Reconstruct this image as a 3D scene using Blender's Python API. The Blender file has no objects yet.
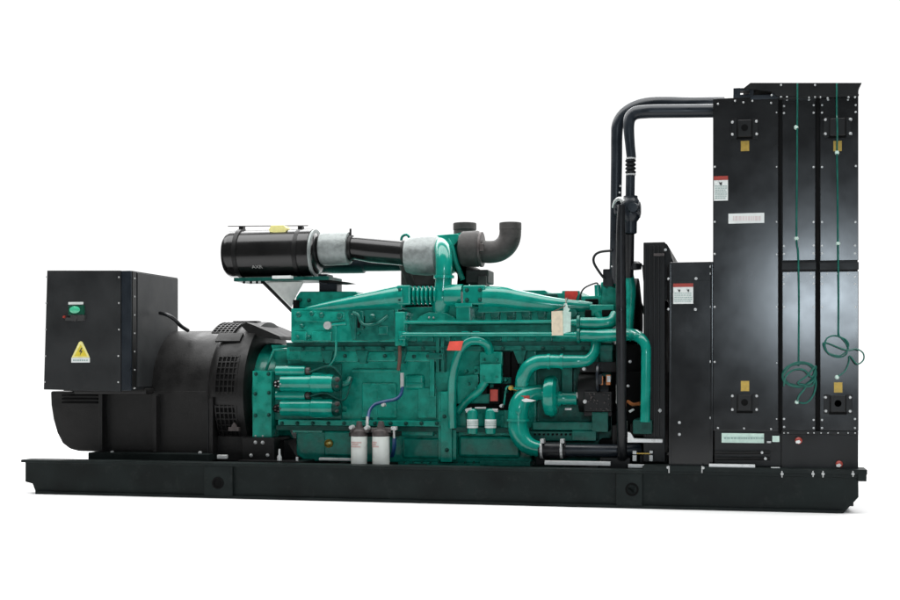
import bpy, bmesh, math, random
from mathutils import Vector, Matrix
random.seed(7)
SC = bpy.context.scene
COL = SC.collection

# ------------------------------------------------------------------ camera
F, U0, VH = 1280.0, 450.0, 367.0           # focal length, centre column and horizon row (photo pixels)
TH = math.radians(12.77)
D, H = 6.91, 0.76
cd = bpy.data.cameras.new('camera'); cam = bpy.data.objects.new('camera', cd); COL.objects.link(cam)
cam.location = (0, -D, H); cam.rotation_euler = (math.pi/2, 0, TH)
cd.sensor_width = 36; cd.lens = 36*F/900; cd.shift_y = (VH-300)/900
cd.clip_start = 0.1; cd.clip_end = 2000
SC.camera = cam

# ------------------------------------------------------------------ studio light
w = bpy.data.worlds.new('World'); SC.world = w; w.use_nodes = True
nt = w.node_tree; nt.nodes.clear()
out = nt.nodes.new('ShaderNodeOutputWorld'); bg = nt.nodes.new('ShaderNodeBackground')
tc = nt.nodes.new('ShaderNodeTexCoord'); sx = nt.nodes.new('ShaderNodeSeparateXYZ')
mr = nt.nodes.new('ShaderNodeMapRange'); mr.interpolation_type = 'SMOOTHSTEP'
mr.inputs['From Min'].default_value = 0.1; mr.inputs['From Max'].default_value = 0.6
mr.inputs['To Min'].default_value = 0.12; mr.inputs['To Max'].default_value = 1.12
nt.links.new(tc.outputs['Generated'], sx.inputs[0]); nt.links.new(sx.outputs['Y'], mr.inputs['Value'])
nt.links.new(mr.outputs[0], bg.inputs['Strength']); bg.inputs['Color'].default_value = (1, 1, 1, 1)
nt.links.new(bg.outputs[0], out.inputs[0])

def lamp(name, loc, target, sx_, sy_, power, color=(1, 1, 1)):
    l = bpy.data.lights.new(name, 'AREA'); l.shape = 'RECTANGLE'; l.size = sx_; l.size_y = sy_
    l.energy = power; l.color = color
    o = bpy.data.objects.new(name, l); COL.objects.link(o); o.location = loc
    o.rotation_euler = (Vector(target)-Vector(loc)).to_track_quat('-Z', 'Y').to_euler()
    return o
lamp('overhead_softbox', (-1.8, -0.3, 5.0), (-1.8, 0.0, 0), 10, 2.8, 500)
lamp('floor_fill_light', (-1.8, 5.2, 5.6), (-1.8, 5.4, 0), 20, 5, 1500)  # added area light that keeps the far floor white
lamp('front_softbox', (0.92, -8.2, 1.56), (0.2, 0, 1.3), 0.95, 0.95, 95, (0.78, 0.9, 1.0))
SC.view_settings.view_transform = 'Standard'; SC.view_settings.look = 'None'
SC.view_settings.exposure = 0; SC.view_settings.gamma = 1
SC.cycles.max_bounces = 8

# ------------------------------------------------------------------ pixel -> place
CT, ST = math.cos(TH), math.sin(TH)
def T(u, Y): return (Y+D)/(CT+ST*(u-U0)/F)
def P(u, v, Y):
    t = T(u, Y)
    return Vector((t*(-ST+CT*(u-U0)/F), Y, H+t*(VH-v)/F))
def S(u, Y): return T(u, Y)/F               # metres per photo pixel
def PX(u, Y): return P(u, 0, Y).x
def PZ(v, u, Y): return P(u, v, Y).z

# ------------------------------------------------------------------ materials
def mat(name, col, rough=0.4, metal=0.0, spec=0.5, vary=0.15, scale=9, rvary=0.1, bump=0.0, bscale=120, coat=0.0, stretch=(1, 1, 1), dirt=None, dirt_amt=0.0):
    m = bpy.data.materials.new(name); m.use_nodes = True
    n, l = m.node_tree.nodes, m.node_tree.links
    b = n['Principled BSDF']
    b.inputs['Metallic'].default_value = metal
    b.inputs['Specular IOR Level'].default_value = spec
    b.inputs['Coat Weight'].default_value = coat; b.inputs['Coat Roughness'].default_value = 0.08
    g = n.new('ShaderNodeNewGeometry'); mp = n.new('ShaderNodeMapping'); mp.inputs['Scale'].default_value = stretch
    l.new(g.outputs['Position'], mp.inputs[0])
    nz = n.new('ShaderNodeTexNoise'); nz.inputs['Scale'].default_value = scale; nz.inputs['Detail'].default_value = 6
    l.new(mp.outputs[0], nz.inputs['Vector'])
    mx = n.new('ShaderNodeMix'); mx.data_type = 'RGBA'
    lo = tuple(c*(1-vary) for c in col); hi = tuple(min(1, c*(1+vary)+0.002) for c in col)
    mx.inputs['A'].default_value = (*lo, 1); mx.inputs['B'].default_value = (*hi, 1)
    cr = n.new('ShaderNodeMapRange'); cr.inputs['From Min'].default_value = 0.3; cr.inputs['From Max'].default_value = 0.7
    l.new(nz.outputs['Fac'], cr.inputs['Value']); l.new(cr.outputs[0], mx.inputs['Factor'])
    last = mx.outputs['Result']
    if dirt:
        n2 = n.new('ShaderNodeTexNoise'); n2.inputs['Scale'].default_value = 16; n2.inputs['Detail'].default_value = 9; n2.inputs['Roughness'].default_value = 0.72
        l.new(g.outputs['Position'], n2.inputs['Vector'])
        r2 = n.new('ShaderNodeMapRange'); r2.inputs['From Min'].default_value = 0.54; r2.inputs['From Max'].default_value = 0.72; r2.inputs['To Max'].default_value = dirt_amt
        l.new(n2.outputs['Fac'], r2.inputs['Value'])
        m2 = n.new('ShaderNodeMix'); m2.data_type = 'RGBA'; m2.inputs['B'].default_value = (*dirt, 1)
        l.new(last, m2.inputs['A']); l.new(r2.outputs[0], m2.inputs['Factor']); last = m2.outputs['Result']
    l.new(last, b.inputs['Base Color'])
    rr = n.new('ShaderNodeMapRange'); rr.inputs['To Min'].default_value = max(0.03, rough-rvary); rr.inputs['To Max'].default_value = min(1, rough+rvary)
    rr.inputs['From Min'].default_value = 0.3; rr.inputs['From Max'].default_value = 0.7
    l.new(nz.outputs['Fac'], rr.inputs['Value']); l.new(rr.outputs[0], b.inputs['Roughness'])
    if bump:
        n3 = n.new('ShaderNodeTexNoise'); n3.inputs['Scale'].default_value = bscale; n3.inputs['Detail'].default_value = 3
        l.new(g.outputs['Position'], n3.inputs['Vector'])
        bp = n.new('ShaderNodeBump'); bp.inputs['Strength'].default_value = bump; bp.inputs['Distance'].default_value = 0.003
        l.new(n3.outputs['Fac'], bp.inputs['Height']); l.new(bp.outputs[0], b.inputs['Normal'])
    return m
GREEN = mat('engine_green_paint', (0.000, 0.245, 0.182), 0.34, spec=0.3, vary=0.3, scale=17, rvary=0.16, bump=0.4, bscale=55, coat=0.3, dirt=(0.002, 0.07, 0.05), dirt_amt=0.4)
GREEN4 = mat('half_shaded_green_casting', (0.000, 0.125, 0.095), 0.36, spec=0.3, vary=0.3, scale=26, bump=0.45, bscale=60, coat=0.15, dirt=(0.001, 0.03, 0.023), dirt_amt=0.6)  # engine green partly darkened; shadowy tone of the castings is put into the colour
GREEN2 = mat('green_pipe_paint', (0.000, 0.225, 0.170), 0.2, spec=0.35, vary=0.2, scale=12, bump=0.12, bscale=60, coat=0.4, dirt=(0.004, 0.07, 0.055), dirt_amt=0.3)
GREEN3 = mat('shaded_green_casting', (0.000, 0.058, 0.045), 0.42, spec=0.25, vary=0.35, scale=22, bump=0.5, bscale=60, dirt=(0.002, 0.015, 0.013), dirt_amt=0.7)  # engine green darkened further; shade of the recesses is put into the colour
SKID = mat('frame_black_green_paint', (0.0085, 0.0125, 0.0120), 0.5, spec=0.14, vary=0.4, scale=5, bump=0.15, bscale=60, dirt=(0.032, 0.036, 0.034), dirt_amt=0.45)
BLACK = mat('black_semi_gloss_paint', (0.007, 0.0072, 0.0072), 0.42, spec=0.25, vary=0.25, scale=6, bump=0.08, bscale=160)
PANEL = mat('black_panel_paint', (0.0085, 0.0092, 0.0098), 0.18, spec=0.46, vary=0.2, scale=7, rvary=0.025, bump=0.13, bscale=4)
BOXM = mat('charcoal_box_paint', (0.021, 0.0225, 0.0235), 0.48, spec=0.2, vary=0.2, scale=5, rvary=0.14, bump=0.1, bscale=8, dirt=(0.035, 0.036, 0.037), dirt_amt=0.3)
ALTM = mat('alternator_black_paint', (0.0075, 0.0072, 0.007), 0.46, spec=0.33, vary=0.3, scale=10, bump=0.25, bscale=90, dirt=(0.018, 0.0175, 0.017), dirt_amt=0.35)
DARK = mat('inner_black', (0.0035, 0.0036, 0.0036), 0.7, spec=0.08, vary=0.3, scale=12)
RUBBER = mat('black_rubber', (0.008, 0.009, 0.0105), 0.36, spec=0.3, vary=0.2, scale=20, bump=0.15, bscale=90)
HOSE = mat('coolant_pipe_paint', (0.009, 0.0135, 0.019), 0.34, spec=0.38, vary=0.25, scale=8, bump=0.1, bscale=60)
GLOSS = mat('air_cleaner_gloss_black', (0.006, 0.006, 0.006), 0.2, spec=0.45, vary=0.2, scale=5, rvary=0.05)
EXH = mat('dark_iron_exhaust', (0.048, 0.045, 0.043), 0.62, spec=0.35, vary=0.3, scale=24, bump=0.4, bscale=110)
ZINC = mat('zinc_plated_steel', (0.45, 0.46, 0.455), 0.38, metal=0.25, vary=0.1, scale=40)
STEEL = mat('bright_steel', (0.68, 0.69, 0.68), 0.35, metal=0.2, vary=0.08, scale=30)
SILVER = mat('silver_boot_fabric', (0.25, 0.275, 0.27), 0.5, metal=0.35, vary=0.22, scale=36, bump=0.6, bscale=55)
WHITE = mat('white_label', (0.72, 0.75, 0.73), 0.45, vary=0.05, scale=30)
FILTW = mat('white_filter_paint', (0.66, 0.69, 0.65), 0.3, vary=0.05, scale=12)
FHEAD = mat('grey_cast_filter_head', (0.055, 0.045, 0.043), 0.5, vary=0.3, scale=40, bump=0.3)
CREAM = mat('cream_card', (0.72, 0.62, 0.46), 0.7, vary=0.12, scale=50)
PALE = mat('pale_green_card', (0.55, 0.72, 0.64), 0.6, vary=0.1, scale=50)
RED = mat('red_label', (0.62, 0.035, 0.02), 0.45, vary=0.12, scale=50)
DRED = mat('dark_red_label', (0.33, 0.035, 0.022), 0.45, vary=0.12, scale=50)
ORANGE = mat('red_orange_tag', (0.8, 0.09, 0.06), 0.5, vary=0.1, scale=40)
YELLOW = mat('yellow_label', (0.72, 0.58, 0.05), 0.45, vary=0.1, scale=60)
PYELL = mat('pale_yellow_sticker', (0.82, 0.76, 0.30), 0.5, vary=0.06, scale=60)
BRASS = mat('brass_tag', (0.42, 0.28, 0.05), 0.42, metal=0.3, vary=0.2, scale=60)
INK = mat('label_ink', (0.03, 0.03, 0.03), 0.6, vary=0.1)
GINK = mat('label_small_print', (0.26, 0.38, 0.35), 0.6, vary=0.3, scale=200)
PINK = mat('faint_red_print', (0.55, 0.33, 0.30), 0.6, vary=0.1, scale=200)
LED = mat('green_lens', (0.004, 0.07, 0.04), 0.15, vary=0.1, coat=0.6)
LEDC = mat('pale_green_lens', (0.06, 0.50, 0.28), 0.2, vary=0.1, coat=0.6)
BLUE = mat('blue_hose', (0.003, 0.04, 0.13), 0.35, vary=0.15, scale=20)
CABLE = mat('green_cable', (0.002, 0.105, 0.078), 0.42, vary=0.2, scale=40)
COPPER = mat('brown_hose', (0.10, 0.045, 0.03), 0.5, vary=0.2, scale=30)
COPR = mat('copper_fitting', (0.42, 0.15, 0.05), 0.4, metal=0.5, vary=0.2, scale=30)
GREYLOGO = mat('grey_print', (0.30, 0.30, 0.29), 0.6, vary=0.1)
GUSSET = mat('pale_grey_gusset', (0.85, 0.86, 0.82), 0.55, vary=0.08, scale=30)
FLOOR = mat('white_studio_floor', (0.9, 0.9, 0.9), 0.8, spec=0.1, vary=0.01, scale=1)

# ------------------------------------------------------------------ mesh builder
JIT = [0]
def jit():
    JIT[0] += 1
    return 0.0003*(JIT[0] % 9)
class G:
    def __init__(s): s.bm = bmesh.new()
    def _bevel(s, vs, b, seg=2):
        if b <= 0: return
        es = set(e for v in vs for e in v.link_edges)
        bmesh.ops.bevel(s.bm, geom=list(es), offset=b, segments=seg, affect='EDGES', profile=0.5, clamp_overlap=True)
    def wbox(s, x0, x1, y0, y1, z0, z1, b=0.004, seg=2):
        j = jit() if b > 0.0006 else 0
        x0 -= j; x1 += j; y0 -= j; z0 -= j; z1 += j; y1 += j
        M = Matrix.Translation(((x0+x1)/2, (y0+y1)/2, (z0+z1)/2)) @ Matrix.Diagonal((abs(x1-x0), abs(y1-y0), abs(z1-z0), 1))
        r = bmesh.ops.create_cube(s.bm, size=1, matrix=M)
        s._bevel(r['verts'], min(b, 0.3*min(abs(x1-x0), abs(y1-y0), abs(z1-z0))), seg)
        return s
    def box(s, u0, v0, u1, v1, Y0, Y1, b=0.004, seg=2):
        uc = (u0+u1)/2
        return s.wbox(PX(u0, Y0), PX(u1, Y0), Y0, Y1, PZ(v1, uc, Y0), PZ(v0, uc, Y0), b, seg)
    def prism(s, pts, Y0, Y1, b=0.0, seg=2):
        j = jit() if b > 0.0006 else 0
        Y0 -= j; Y1 += j
        ps = [P(u, v, Y0) for u, v in pts]
        f = [s.bm.verts.new(p) for p in ps]; k = [s.bm.verts.new((p.x, Y1, p.z)) for p in ps]
        n = len(f)
        fs = [s.bm.faces.new(f), s.bm.faces.new(k[::-1])]
        for i in range(n): fs.append(s.bm.faces.new((f[i], k[i], k[(i+1) % n], f[(i+1) % n])))
        bmesh.ops.recalc_face_normals(s.bm, faces=fs)
        s._bevel(f+k, b, seg)
        return s
    def wtube(s, ps, rs, n=14, cap=True):
        rings = []
        prev = None
        for i, p in enumerate(ps):
            a = ps[max(0, i-1)]; c = ps[min(len(ps)-1, i+1)]
            t = (c-a).normalized()
            if prev is None:
                ref = Vector((0, 0, 1)) if abs(t.z) < 0.9 else Vector((0, 1, 0))
                x = t.cross(ref).normalized()
            else:
                x = (prev - t*prev.dot(t)).normalized()
            prev = x; y = t.cross(x)
            rings.append([s.bm.verts.new(p + (x*math.cos(2*math.pi*k/n) + y*math.sin(2*math.pi*k/n))*rs[i]) for k in range(n)])
        for a, c in zip(rings, rings[1:]):
            for k in range(n): s.bm.faces.new((a[k], a[(k+1) % n], c[(k+1) % n], c[k]))
        if cap:
            s.bm.faces.new(rings[0][::-1]); s.bm.faces.new(rings[-1])
        return s
    def tube(s, pts, r, n=14, sub=6, cap=True):
        # pts (u, v, Y); r in photo pixels, one value or one per point
        ps = [P(*p) for p in pts]
        rr = r if isinstance(r, (list, tuple)) else [r]*len(pts)
        rm = [q*S(p[0], p[2]) for q, p in zip(rr, pts)]
        if sub > 1 and len(ps) > 2: ps, rm = spline(ps, rm, sub)
        return s.wtube(ps, rm, n, cap)
    def lathe(s, c, axis, prof, n=32):
        # prof: (offset along axis, radius) in metres
        a = Vector(axis); ref = Vector((0, 0, 1)) if abs(a.z) < 0.9 else Vector((1, 0, 0))
        x = a.cross(ref).normalized(); y = a.cross(x)
        rings = []
        for o, r in prof:
            r = max(r, 1e-4)
            rings.append([s.bm.verts.new(c + a*o + (x*math.cos(2*math.pi*k/n)+y*math.sin(2*math.pi*k/n))*r) for k in range(n)])
        fs = []
        for p, q in zip(rings, rings[1:]):
            for k in range(n): fs.append(s.bm.faces.new((p[k], p[(k+1) % n], q[(k+1) % n], q[k])))
        fs.append(s.bm.faces.new(rings[0][::-1])); fs.append(s.bm.faces.new(rings[-1]))
        bmesh.ops.recalc_face_normals(s.bm, faces=fs)
        return s
    def lx(s, prof, v, Y, n=32):              # axis along the frame; prof (u, r px)
        um = sum(p[0] for p in prof)/len(prof); k = S(um, Y)
        x0 = PX(prof[0][0], Y)
        return s.lathe(Vector((x0, Y, PZ(v, um, Y))), (1, 0, 0), [(PX(u, Y)-x0, r*k) for u, r in prof], n)
    def lz(s, prof, u, Y, n=28):              # upright axis; prof (v, r px)
        k = S(u, Y); z0 = PZ(prof[0][0], u, Y)
        return s.lathe(Vector((PX(u, Y), Y, z0)), (0, 0, 1), [(PZ(v, u, Y)-z0, r*k) for v, r in prof], n)
    def ly(s, prof, u, v, Y, n=24):           # axis away from camera; prof (dy m, r px)
        k = S(u, Y)
        return s.lathe(P(u, v, Y), (0, 1, 0), [(d, r*k) for d, r in prof], n)
def spline(ps, rm, sub):
    op, orr = [], []
    n = len(ps)
    for i in range(n-1):
        p0, p1, p2, p3 = ps[max(0, i-1)], ps[i], ps[i+1], ps[min(n-1, i+2)]
        for k in range(sub):
            t = k/sub
            op.append(0.5*((2*p1)+(p2-p0)*t+(2*p0-5*p1+4*p2-p3)*t*t+(3*p1-p0-3*p2+p3)*t**3))
            orr.append(rm[i]+(rm[i+1]-rm[i])*t)
    op.append(ps[-1]); orr.append(rm[-1])
    return op, orr

WL = {}
def finish(name, me, m, parent, center=None):
    o = bpy.data.objects.new(name, me); COL.objects.link(o)
    if center is None:
        xs = [v.co for v in me.vertices]
        lo = Vector((min(v.x for v in xs), min(v.y for v in xs), min(v.z for v in xs)))
        hi = Vector((max(v.x for v in xs), max(v.y for v in xs), max(v.z for v in xs)))
        center = (lo+hi)/2
        me.transform(Matrix.Translation(-center))
    if m: me.materials.append(m)
    if parent:
        o.parent = parent; o.location = center-WL[parent.name]
    else: o.location = center
    WL[o.name] = center.copy()
    return o
def part(name, g, m, parent, label=None, sharp=32):
    if not any(k in name for k in KEEP): return split(name, g, m, parent, label, sharp)
    return part1(name, g, m, parent, label, sharp)
KEEP = ('row', 'print', 'perforation', 'lines', 'louvre', 'guard', 'grille', 'cluster', 'floor', 'frame')
def split(name, g, m, parent, label, sharp):
    # pieces that do not touch become parts of their own
    bm = g.bm; bm.verts.index_update(); seen = {}; isl = []
    for v in bm.verts:
        if v.index in seen: continue
        st = [v]; seen[v.index] = len(isl); cur = [v]
        while st:
            q = st.pop()
            for e in q.link_edges:
                o = e.other_vert(q)
                if o.index not in seen: seen[o.index] = len(isl); st.append(o); cur.append(o)
        isl.append(cur)
    bb = [[min(v.co[i] for v in c)-0.004 for i in range(3)]+[max(v.co[i] for v in c)+0.004 for i in range(3)] for c in isl]
    gr = list(range(len(isl)))
    def f(i):
        while gr[i] != i: i = gr[i]
        return i
    for i in range(len(isl)):
        for j in range(i):
            if all(bb[i][k] < bb[j][k+3] and bb[j][k] < bb[i][k+3] for k in range(3)): gr[f(i)] = f(j)
    roots = sorted(set(f(i) for i in range(len(isl))), key=lambda r: -sum(len(isl[i]) for i in range(len(isl)) if f(i) == r))
    if len(roots) == 1: return part1(name, g, m, parent, label, sharp)
    first = None
    for r in roots:
        h = G(); h.bm.free(); h.bm = bm.copy(); h.bm.verts.ensure_lookup_table()
        kill = [v for v in h.bm.verts if f(seen[v.index]) != r]
        bmesh.ops.delete(h.bm, geom=kill, context='VERTS')
        o = part1(name, h, m, parent, label, sharp); first = first or o
    bm.free()
    return first
def part1(name, g, m, parent, label=None, sharp=32):
    me = bpy.data.meshes.new(name)
    bmesh.ops.recalc_face_normals(g.bm, faces=g.bm.faces[:])
    g.bm.to_mesh(me); g.bm.free()
    me.shade_smooth(); me.set_sharp_from_angle(angle=math.radians(sharp))
    o = finish(name, me, m, parent)
    wn = o.modifiers.new('weighted', 'WEIGHTED_NORMAL'); wn.keep_sharp = True; wn.weight = 100
    if label: o['label'] = label
    return o
def bolt_mesh(name, r, h, m):
    g = G(); g.lathe(Vector((0, 0, 0)), (0, -1, 0), [(-0.004, r*1.5), (0.002, r*1.5), (0.0021, r*0.98), (h, r*0.98), (h+r*0.25, r*0.6)], 10)
    me = bpy.data.meshes.new(name); g.bm.to_mesh(me); g.bm.free(); me.materials.append(m); return me
BOLT = bolt_mesh('bolt', 0.0054, 0.008, ZINC); SBOLT = bolt_mesh('small_bolt', 0.0038, 0.005, ZINC); DBOLT = bolt_mesh('painted_bolt', 0.0085, 0.012, GREEN3)
BBOLT = bolt_mesh('big_bolt', 0.0074, 0.010, ZINC)
def bolts(parent, pts, Y, me=None, name='bolt'):
    for u, v in pts:
        finish(name if me is not SBOLT else 'screw', me or BOLT, None, parent, P(u, v, Y))
def text(name, body, u, v, Y, hpx, m, parent):
    cu = bpy.data.curves.new(name, 'FONT'); cu.body = body; cu.size = hpx*S(u, Y)*1.4; cu.align_x = 'CENTER'; cu.align_y = 'CENTER'; cu.extrude = 0.0008
    t = bpy.data.objects.new('tmp', cu); COL.objects.link(t)
    dg = bpy.context.evaluated_depsgraph_get(); me = bpy.data.meshes.new_from_object(t.evaluated_get(dg))
    bpy.data.objects.remove(t); bpy.data.curves.remove(cu)
    me.transform(Matrix.Translation(P(u, v, Y)) @ Matrix.Rotation(math.pi/2, 4, 'X')); me.materials.clear()
    return finish(name, me, m, parent)
def patch(g, u0, v0, u1, v1, Y): return g.box(u0, v0, u1, v1, Y-0.0036, Y+0.004, 0)

# ------------------------------------------------------------------ the setting
g = G(); g.wbox(-16, 14, -4.6, 9, -0.2, 0.0, 0)
fl = part('floor', g, FLOOR, None); fl['kind'] = 'structure'

# ------------------------------------------------------------------ the generator set
root = bpy.data.objects.new('generator_set', None); COL.objects.link(root)
root.empty_display_size = 0.3
root.location = (-1.77, 0.8, 0); WL[root.name] = Vector(root.location)
root['label'] = 'green diesel engine, black alternator and tall black radiator on one long base frame'
root['category'] = 'generator'

# ---- base frame
ZT = 0.205
XL, XR = PX(21, 0), PX(861, 0)
g = G()
def rail(g, ya, yb, f):
    # web with cut corners, thin flanges top and bottom (f: outer side sign)
    out_, in_ = (ya, yb)
    pts = [(XL+0.012, 0.07), (XL+0.06, 0.06), (XL+0.085, 0.0), (XR-0.085, 0.0), (XR-0.01, 0.085), (XR-0.01, ZT-0.01), (XL+0.012, ZT-0.01)]
    y0, y1 = out_+f*0.028, in_
    a = [g.bm.verts.new((x, y0, z)) for x, z in pts]; c = [g.bm.verts.new((x, y1, z)) for x, z in pts]
    n = len(a); g.bm.faces.new(a); g.bm.faces.new(c[::-1])
    for i in range(n): g.bm.faces.new((a[i], c[i], c[(i+1) % n], a[(i+1) % n]))
    g.wbox(XL, XR+0.006, min(out_, in_)-0.002, max(out_, in_)+0.01, ZT-0.017, ZT, 0.003)
    g.wbox(XL+0.09, XR-0.09, min(out_+f*0.006, in_), max(out_+f*0.006, in_), 0.0, 0.016, 0.003)
rail(g, 0.0, 0.11, 1); rail(g, 1.6, 1.49, -1)
for u in (70, 150, 262, 400, 560, 700, 845):
    x = PX(u, 0); g.wbox(x-0.05, x+0.05, 0.1, 1.5, 0.03, ZT-0.02, 0.003)
base = part('base_frame', g, SKID, root)
g = G(); x = PX(205, 0); g.wbox(x-0.006, x+0.006, 0.006, 0.05, 0.016, ZT-0.017, 0.002)
for u0, u1 in ((204, 232), (616, 642)):
    g = G(); x0, x1 = PX(u0, 0), PX(u1, 0)
    g.wbox(x0, x1, 0.004, 0.05, 0.0165, ZT-0.018, 0.004)
    pl = part('lifting_plate', g, SKID, base)
    g = G(); c = P((u0+u1)/2+(3 if u0 > 500 else 0), 483 if u0 < 500 else 489.5, 0.004)
    g.lathe(c, (0, -1, 0), [(-0.01, 0.036), (0.004, 0.036), (0.006, 0.031), (0.0062, 0.026), (0.0015, 0.0255)], 24)
    part('lifting_eye', g, DARK, base)
g = G(); g.wbox(PX(643, 0), PX(866, 0)+0.004, -0.012, 0.16, ZT+0.001, ZT+0.024, 0.003)
g.wbox(PX(858, 0), PX(866, 0), -0.014, 0.2, 0.172, ZT+0.02, 0.003)
part('mounting_plate', g, SKID, base)
g = G(); g.wbox(XL+0.3, XR-0.3, 0.115, 1.485, 0.05, 0.07, 0)
part('drip_tray', g, DARK, base)
bolts(base, [(668, 467.5), (703, 468), (782, 474), (813, 474), (823, 474), (853, 474)], -0.014, BOLT)
g = G()
for u, v0, v1 in ((669, 466, 473), (702, 466, 473), (782, 471, 477.5), (813, 471, 477), (823, 471, 477.5), (853, 471, 477)):
    g.tube([(u, v0, -0.016), (u, v1, -0.016)], 0.65, 8, 1)
part('anchor_stud', g, ZINC, base)
# added bright strips standing in for the white gaps above the frame
for a, b, v0, v1, y in ((545, 610, 461.8, 465.0, 0.16), (628, 663, 464.6, 468.2, 0.122), (709, 755, 464.5, 468.5, -0.001), (771, 780, 467.6, 470, 0.0)):
    g = G(); g.box(a, v0, b, v1, y, y+0.03, 0.002); part('gap_strip', g, STEEL, base, 'bright strip standing in for a white gap')
g = G(); g.box(319, 458.4, 352, 460.6, 0.3, 0.33, 0.002); part('gap_strip', g, STEEL, base, 'bright strip standing in for a white gap')

# ---- alternator
YA = 0.8
def r_at(v_top, v, u, Y): return abs(v-v_top)
g = G()
VA = 392.5
g.lx([(156, 45), (156, 57), (159, 60.5), (163, 61.5), (231, 61.5), (235, 62.5), (236, 20)], VA, YA, 64)
alt = part('alternator', g, ALTM, root)
g = G(); g.lx([(80, 24), (80, 28), (84, 40), (92, 46), (100, 48), (120, 49), (122, 57), (158, 57.4), (159, 44)], VA, YA, 48)
part('end_bell', g, ALTM, alt)
# drive end: flared bracket and screen band
g = G(); g.lx([(233, 62.6), (236, 66), (240, 68.6), (246, 69.3), (258, 70), (264, 71.4), (270, 71), (271, 66), (271, 30)], VA+1, YA, 72)
deb = part('drive_end_bracket', g, ALTM, alt)
R_ = 70.2*S(243, YA); AY = [0.46]
cz = PZ(VA+1, 228, YA)
def arc_plate(g, ua, ub, a0, a1, r, th=0.008, n=10):
    # curved plate on the bracket: angle measured from the camera side (0) up to the top (90)
    xa, xb = PX(ua, AY[0]), PX(ub, AY[0])
    lo = []; hi = []
    for rr, L in ((r, lo), (r+th, hi)):
        for i in range(n+1):
            a = math.radians(a0+(a1-a0)*i/n)
            y, z = YA-rr*math.cos(a), cz+rr*math.sin(a)
            L.append((g.bm.verts.new((xa, y, z)), g.bm.verts.new((xb, y, z))))
    for i in range(n):
        g.bm.faces.new((hi[i][0], hi[i][1], hi[i+1][1], hi[i+1][0]))
        g.bm.faces.new((lo[i][0], lo[i+1][0], lo[i+1][1], lo[i][1]))
        g.bm.faces.new((hi[i][0], hi[i+1][0], lo[i+1][0], lo[i][0])); g.bm.faces.new((hi[i][1], lo[i][1], lo[i+1][1], hi[i+1][1]))
    for i in (0, n): g.bm.faces.new((hi[i][0], lo[i][0], lo[i][1], hi[i][1]))
for a0, a1 in ((2, 31), (58, 84), (-38, -9)):
    AY[0] = 0.72 if a0 > 50 else 0.46
    g = G(); arc_plate(g, 223, 243, a0, a1, R_-0.004, 0.006); part('vent_opening', g, DARK, alt)
    g = G()
    for k in range(6):
        uu = 222+k*4.1; arc_plate(g, uu, uu+1.0, a0-1, a1+1, R_, 0.009, 8)
    for k in range(7):
        aa = a0+(a1-a0)*k/6; arc_plate(g, 222, 243.5, aa-0.5, aa+0.5, R_, 0.0075, 2)
    part('vent_grille', g, ALTM, alt)
AY[0] = 0.62; g = G(); arc_plate(g, 224, 248, 46, 56, R_-0.001, 0.012, 5); arc_plate(g, 224, 248, 86, 96, R_-0.001, 0.016, 5); part('lifting_pad', g, ALTM, alt)
# hood over the drive end
g = G(); g.prism([(240, 325), (246, 322), (256, 326), (279, 336), (281, 340), (268, 338), (252, 336), (246, 331)], 0.55, 1.05, 0.004); part('drip_hood', g, ALTM, alt)
# cooling ribs on the frame, feet
for u, v0, v1 in ((100.5, 392, 452), (154.5, 396, 452), (211, 398, 454)):
    g = G(); g.box(u-1.6, v0, u+1.6, v1, 0.345, 0.6, 0.003); part('frame_rib', g, ALTM, alt)
g = G(); g.box(104, 391, 209, 455, 0.402, 1.2, 0.012, 3); part('stator_lower_shell', g, ALTM, alt)
g = G(); g.box(88, 453.5, 208, 460.6, 0.27, 0.62, 0.004); g.box(88, 453.5, 208, 460.6, 1.0, 1.33, 0.004)
part('mounting_foot', g, SKID, alt)
g = G(); g.box(210, 436, 252, 461.5, 0.42, 1.15, 0.006); part('drive_end_foot', g, ALTM, alt)
bolts(alt, [(112, 452.5), (200, 452.8)], 0.30, BBOLT)
g = G(); g.box(217, 455.2, 226, 459, 0.27, 0.3, 0.004); part('lug', g, STEEL, alt)
g = G(); g.box(228.5, 427.5, 238.5, 431.0, 0.335, 0.36, 0.001); g.prism([(231, 427), (233.5, 422.5), (236, 427)], 0.336, 0.36); part('rating_plate', g, FHEAD, alt)
g = G()
for k in range(3): g.box(62, 394.8+k*3.6, 97, 396+k*3.6, 0.388, 0.5, 0.002)
part('louvre', g, DARK, alt)
g = G(); g.prism([(50, 391), (103, 391), (103, 452), (78, 451.4), (69, 449), (62, 443.6), (56.6, 433), (52.8, 419), (50.6, 405)], 0.40, 1.15, 0.014); part('end_bracket', g, ALTM, alt)

# ---- terminal box
YB = 0.13
g = G(); bx1 = PX(131, YB+0.012)
ztop = PZ(270.4, 90, YB); zbot = PZ(390.5, 85, YB)
g.wbox(PX(46.3, YB), bx1, YB+0.012, 0.80, zbot+0.004, ztop-0.003, 0.006)
tb = part('terminal_box', g, BOXM, root)
g = G(); g.prism([(47, 270.4), (120.6, 270.4), (120.6, 391.6), (43.6, 389.6)], YB, YB+0.014, 0.003); part('front_cover', g, BOXM, tb)
g = G(); g.prism([(121.4, 270.8), (131, 270.8), (131, 390.6), (121.4, 391)], YB+0.004, YB+0.02, 0.003); part('cover_edge', g, HOSE, tb)
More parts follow.
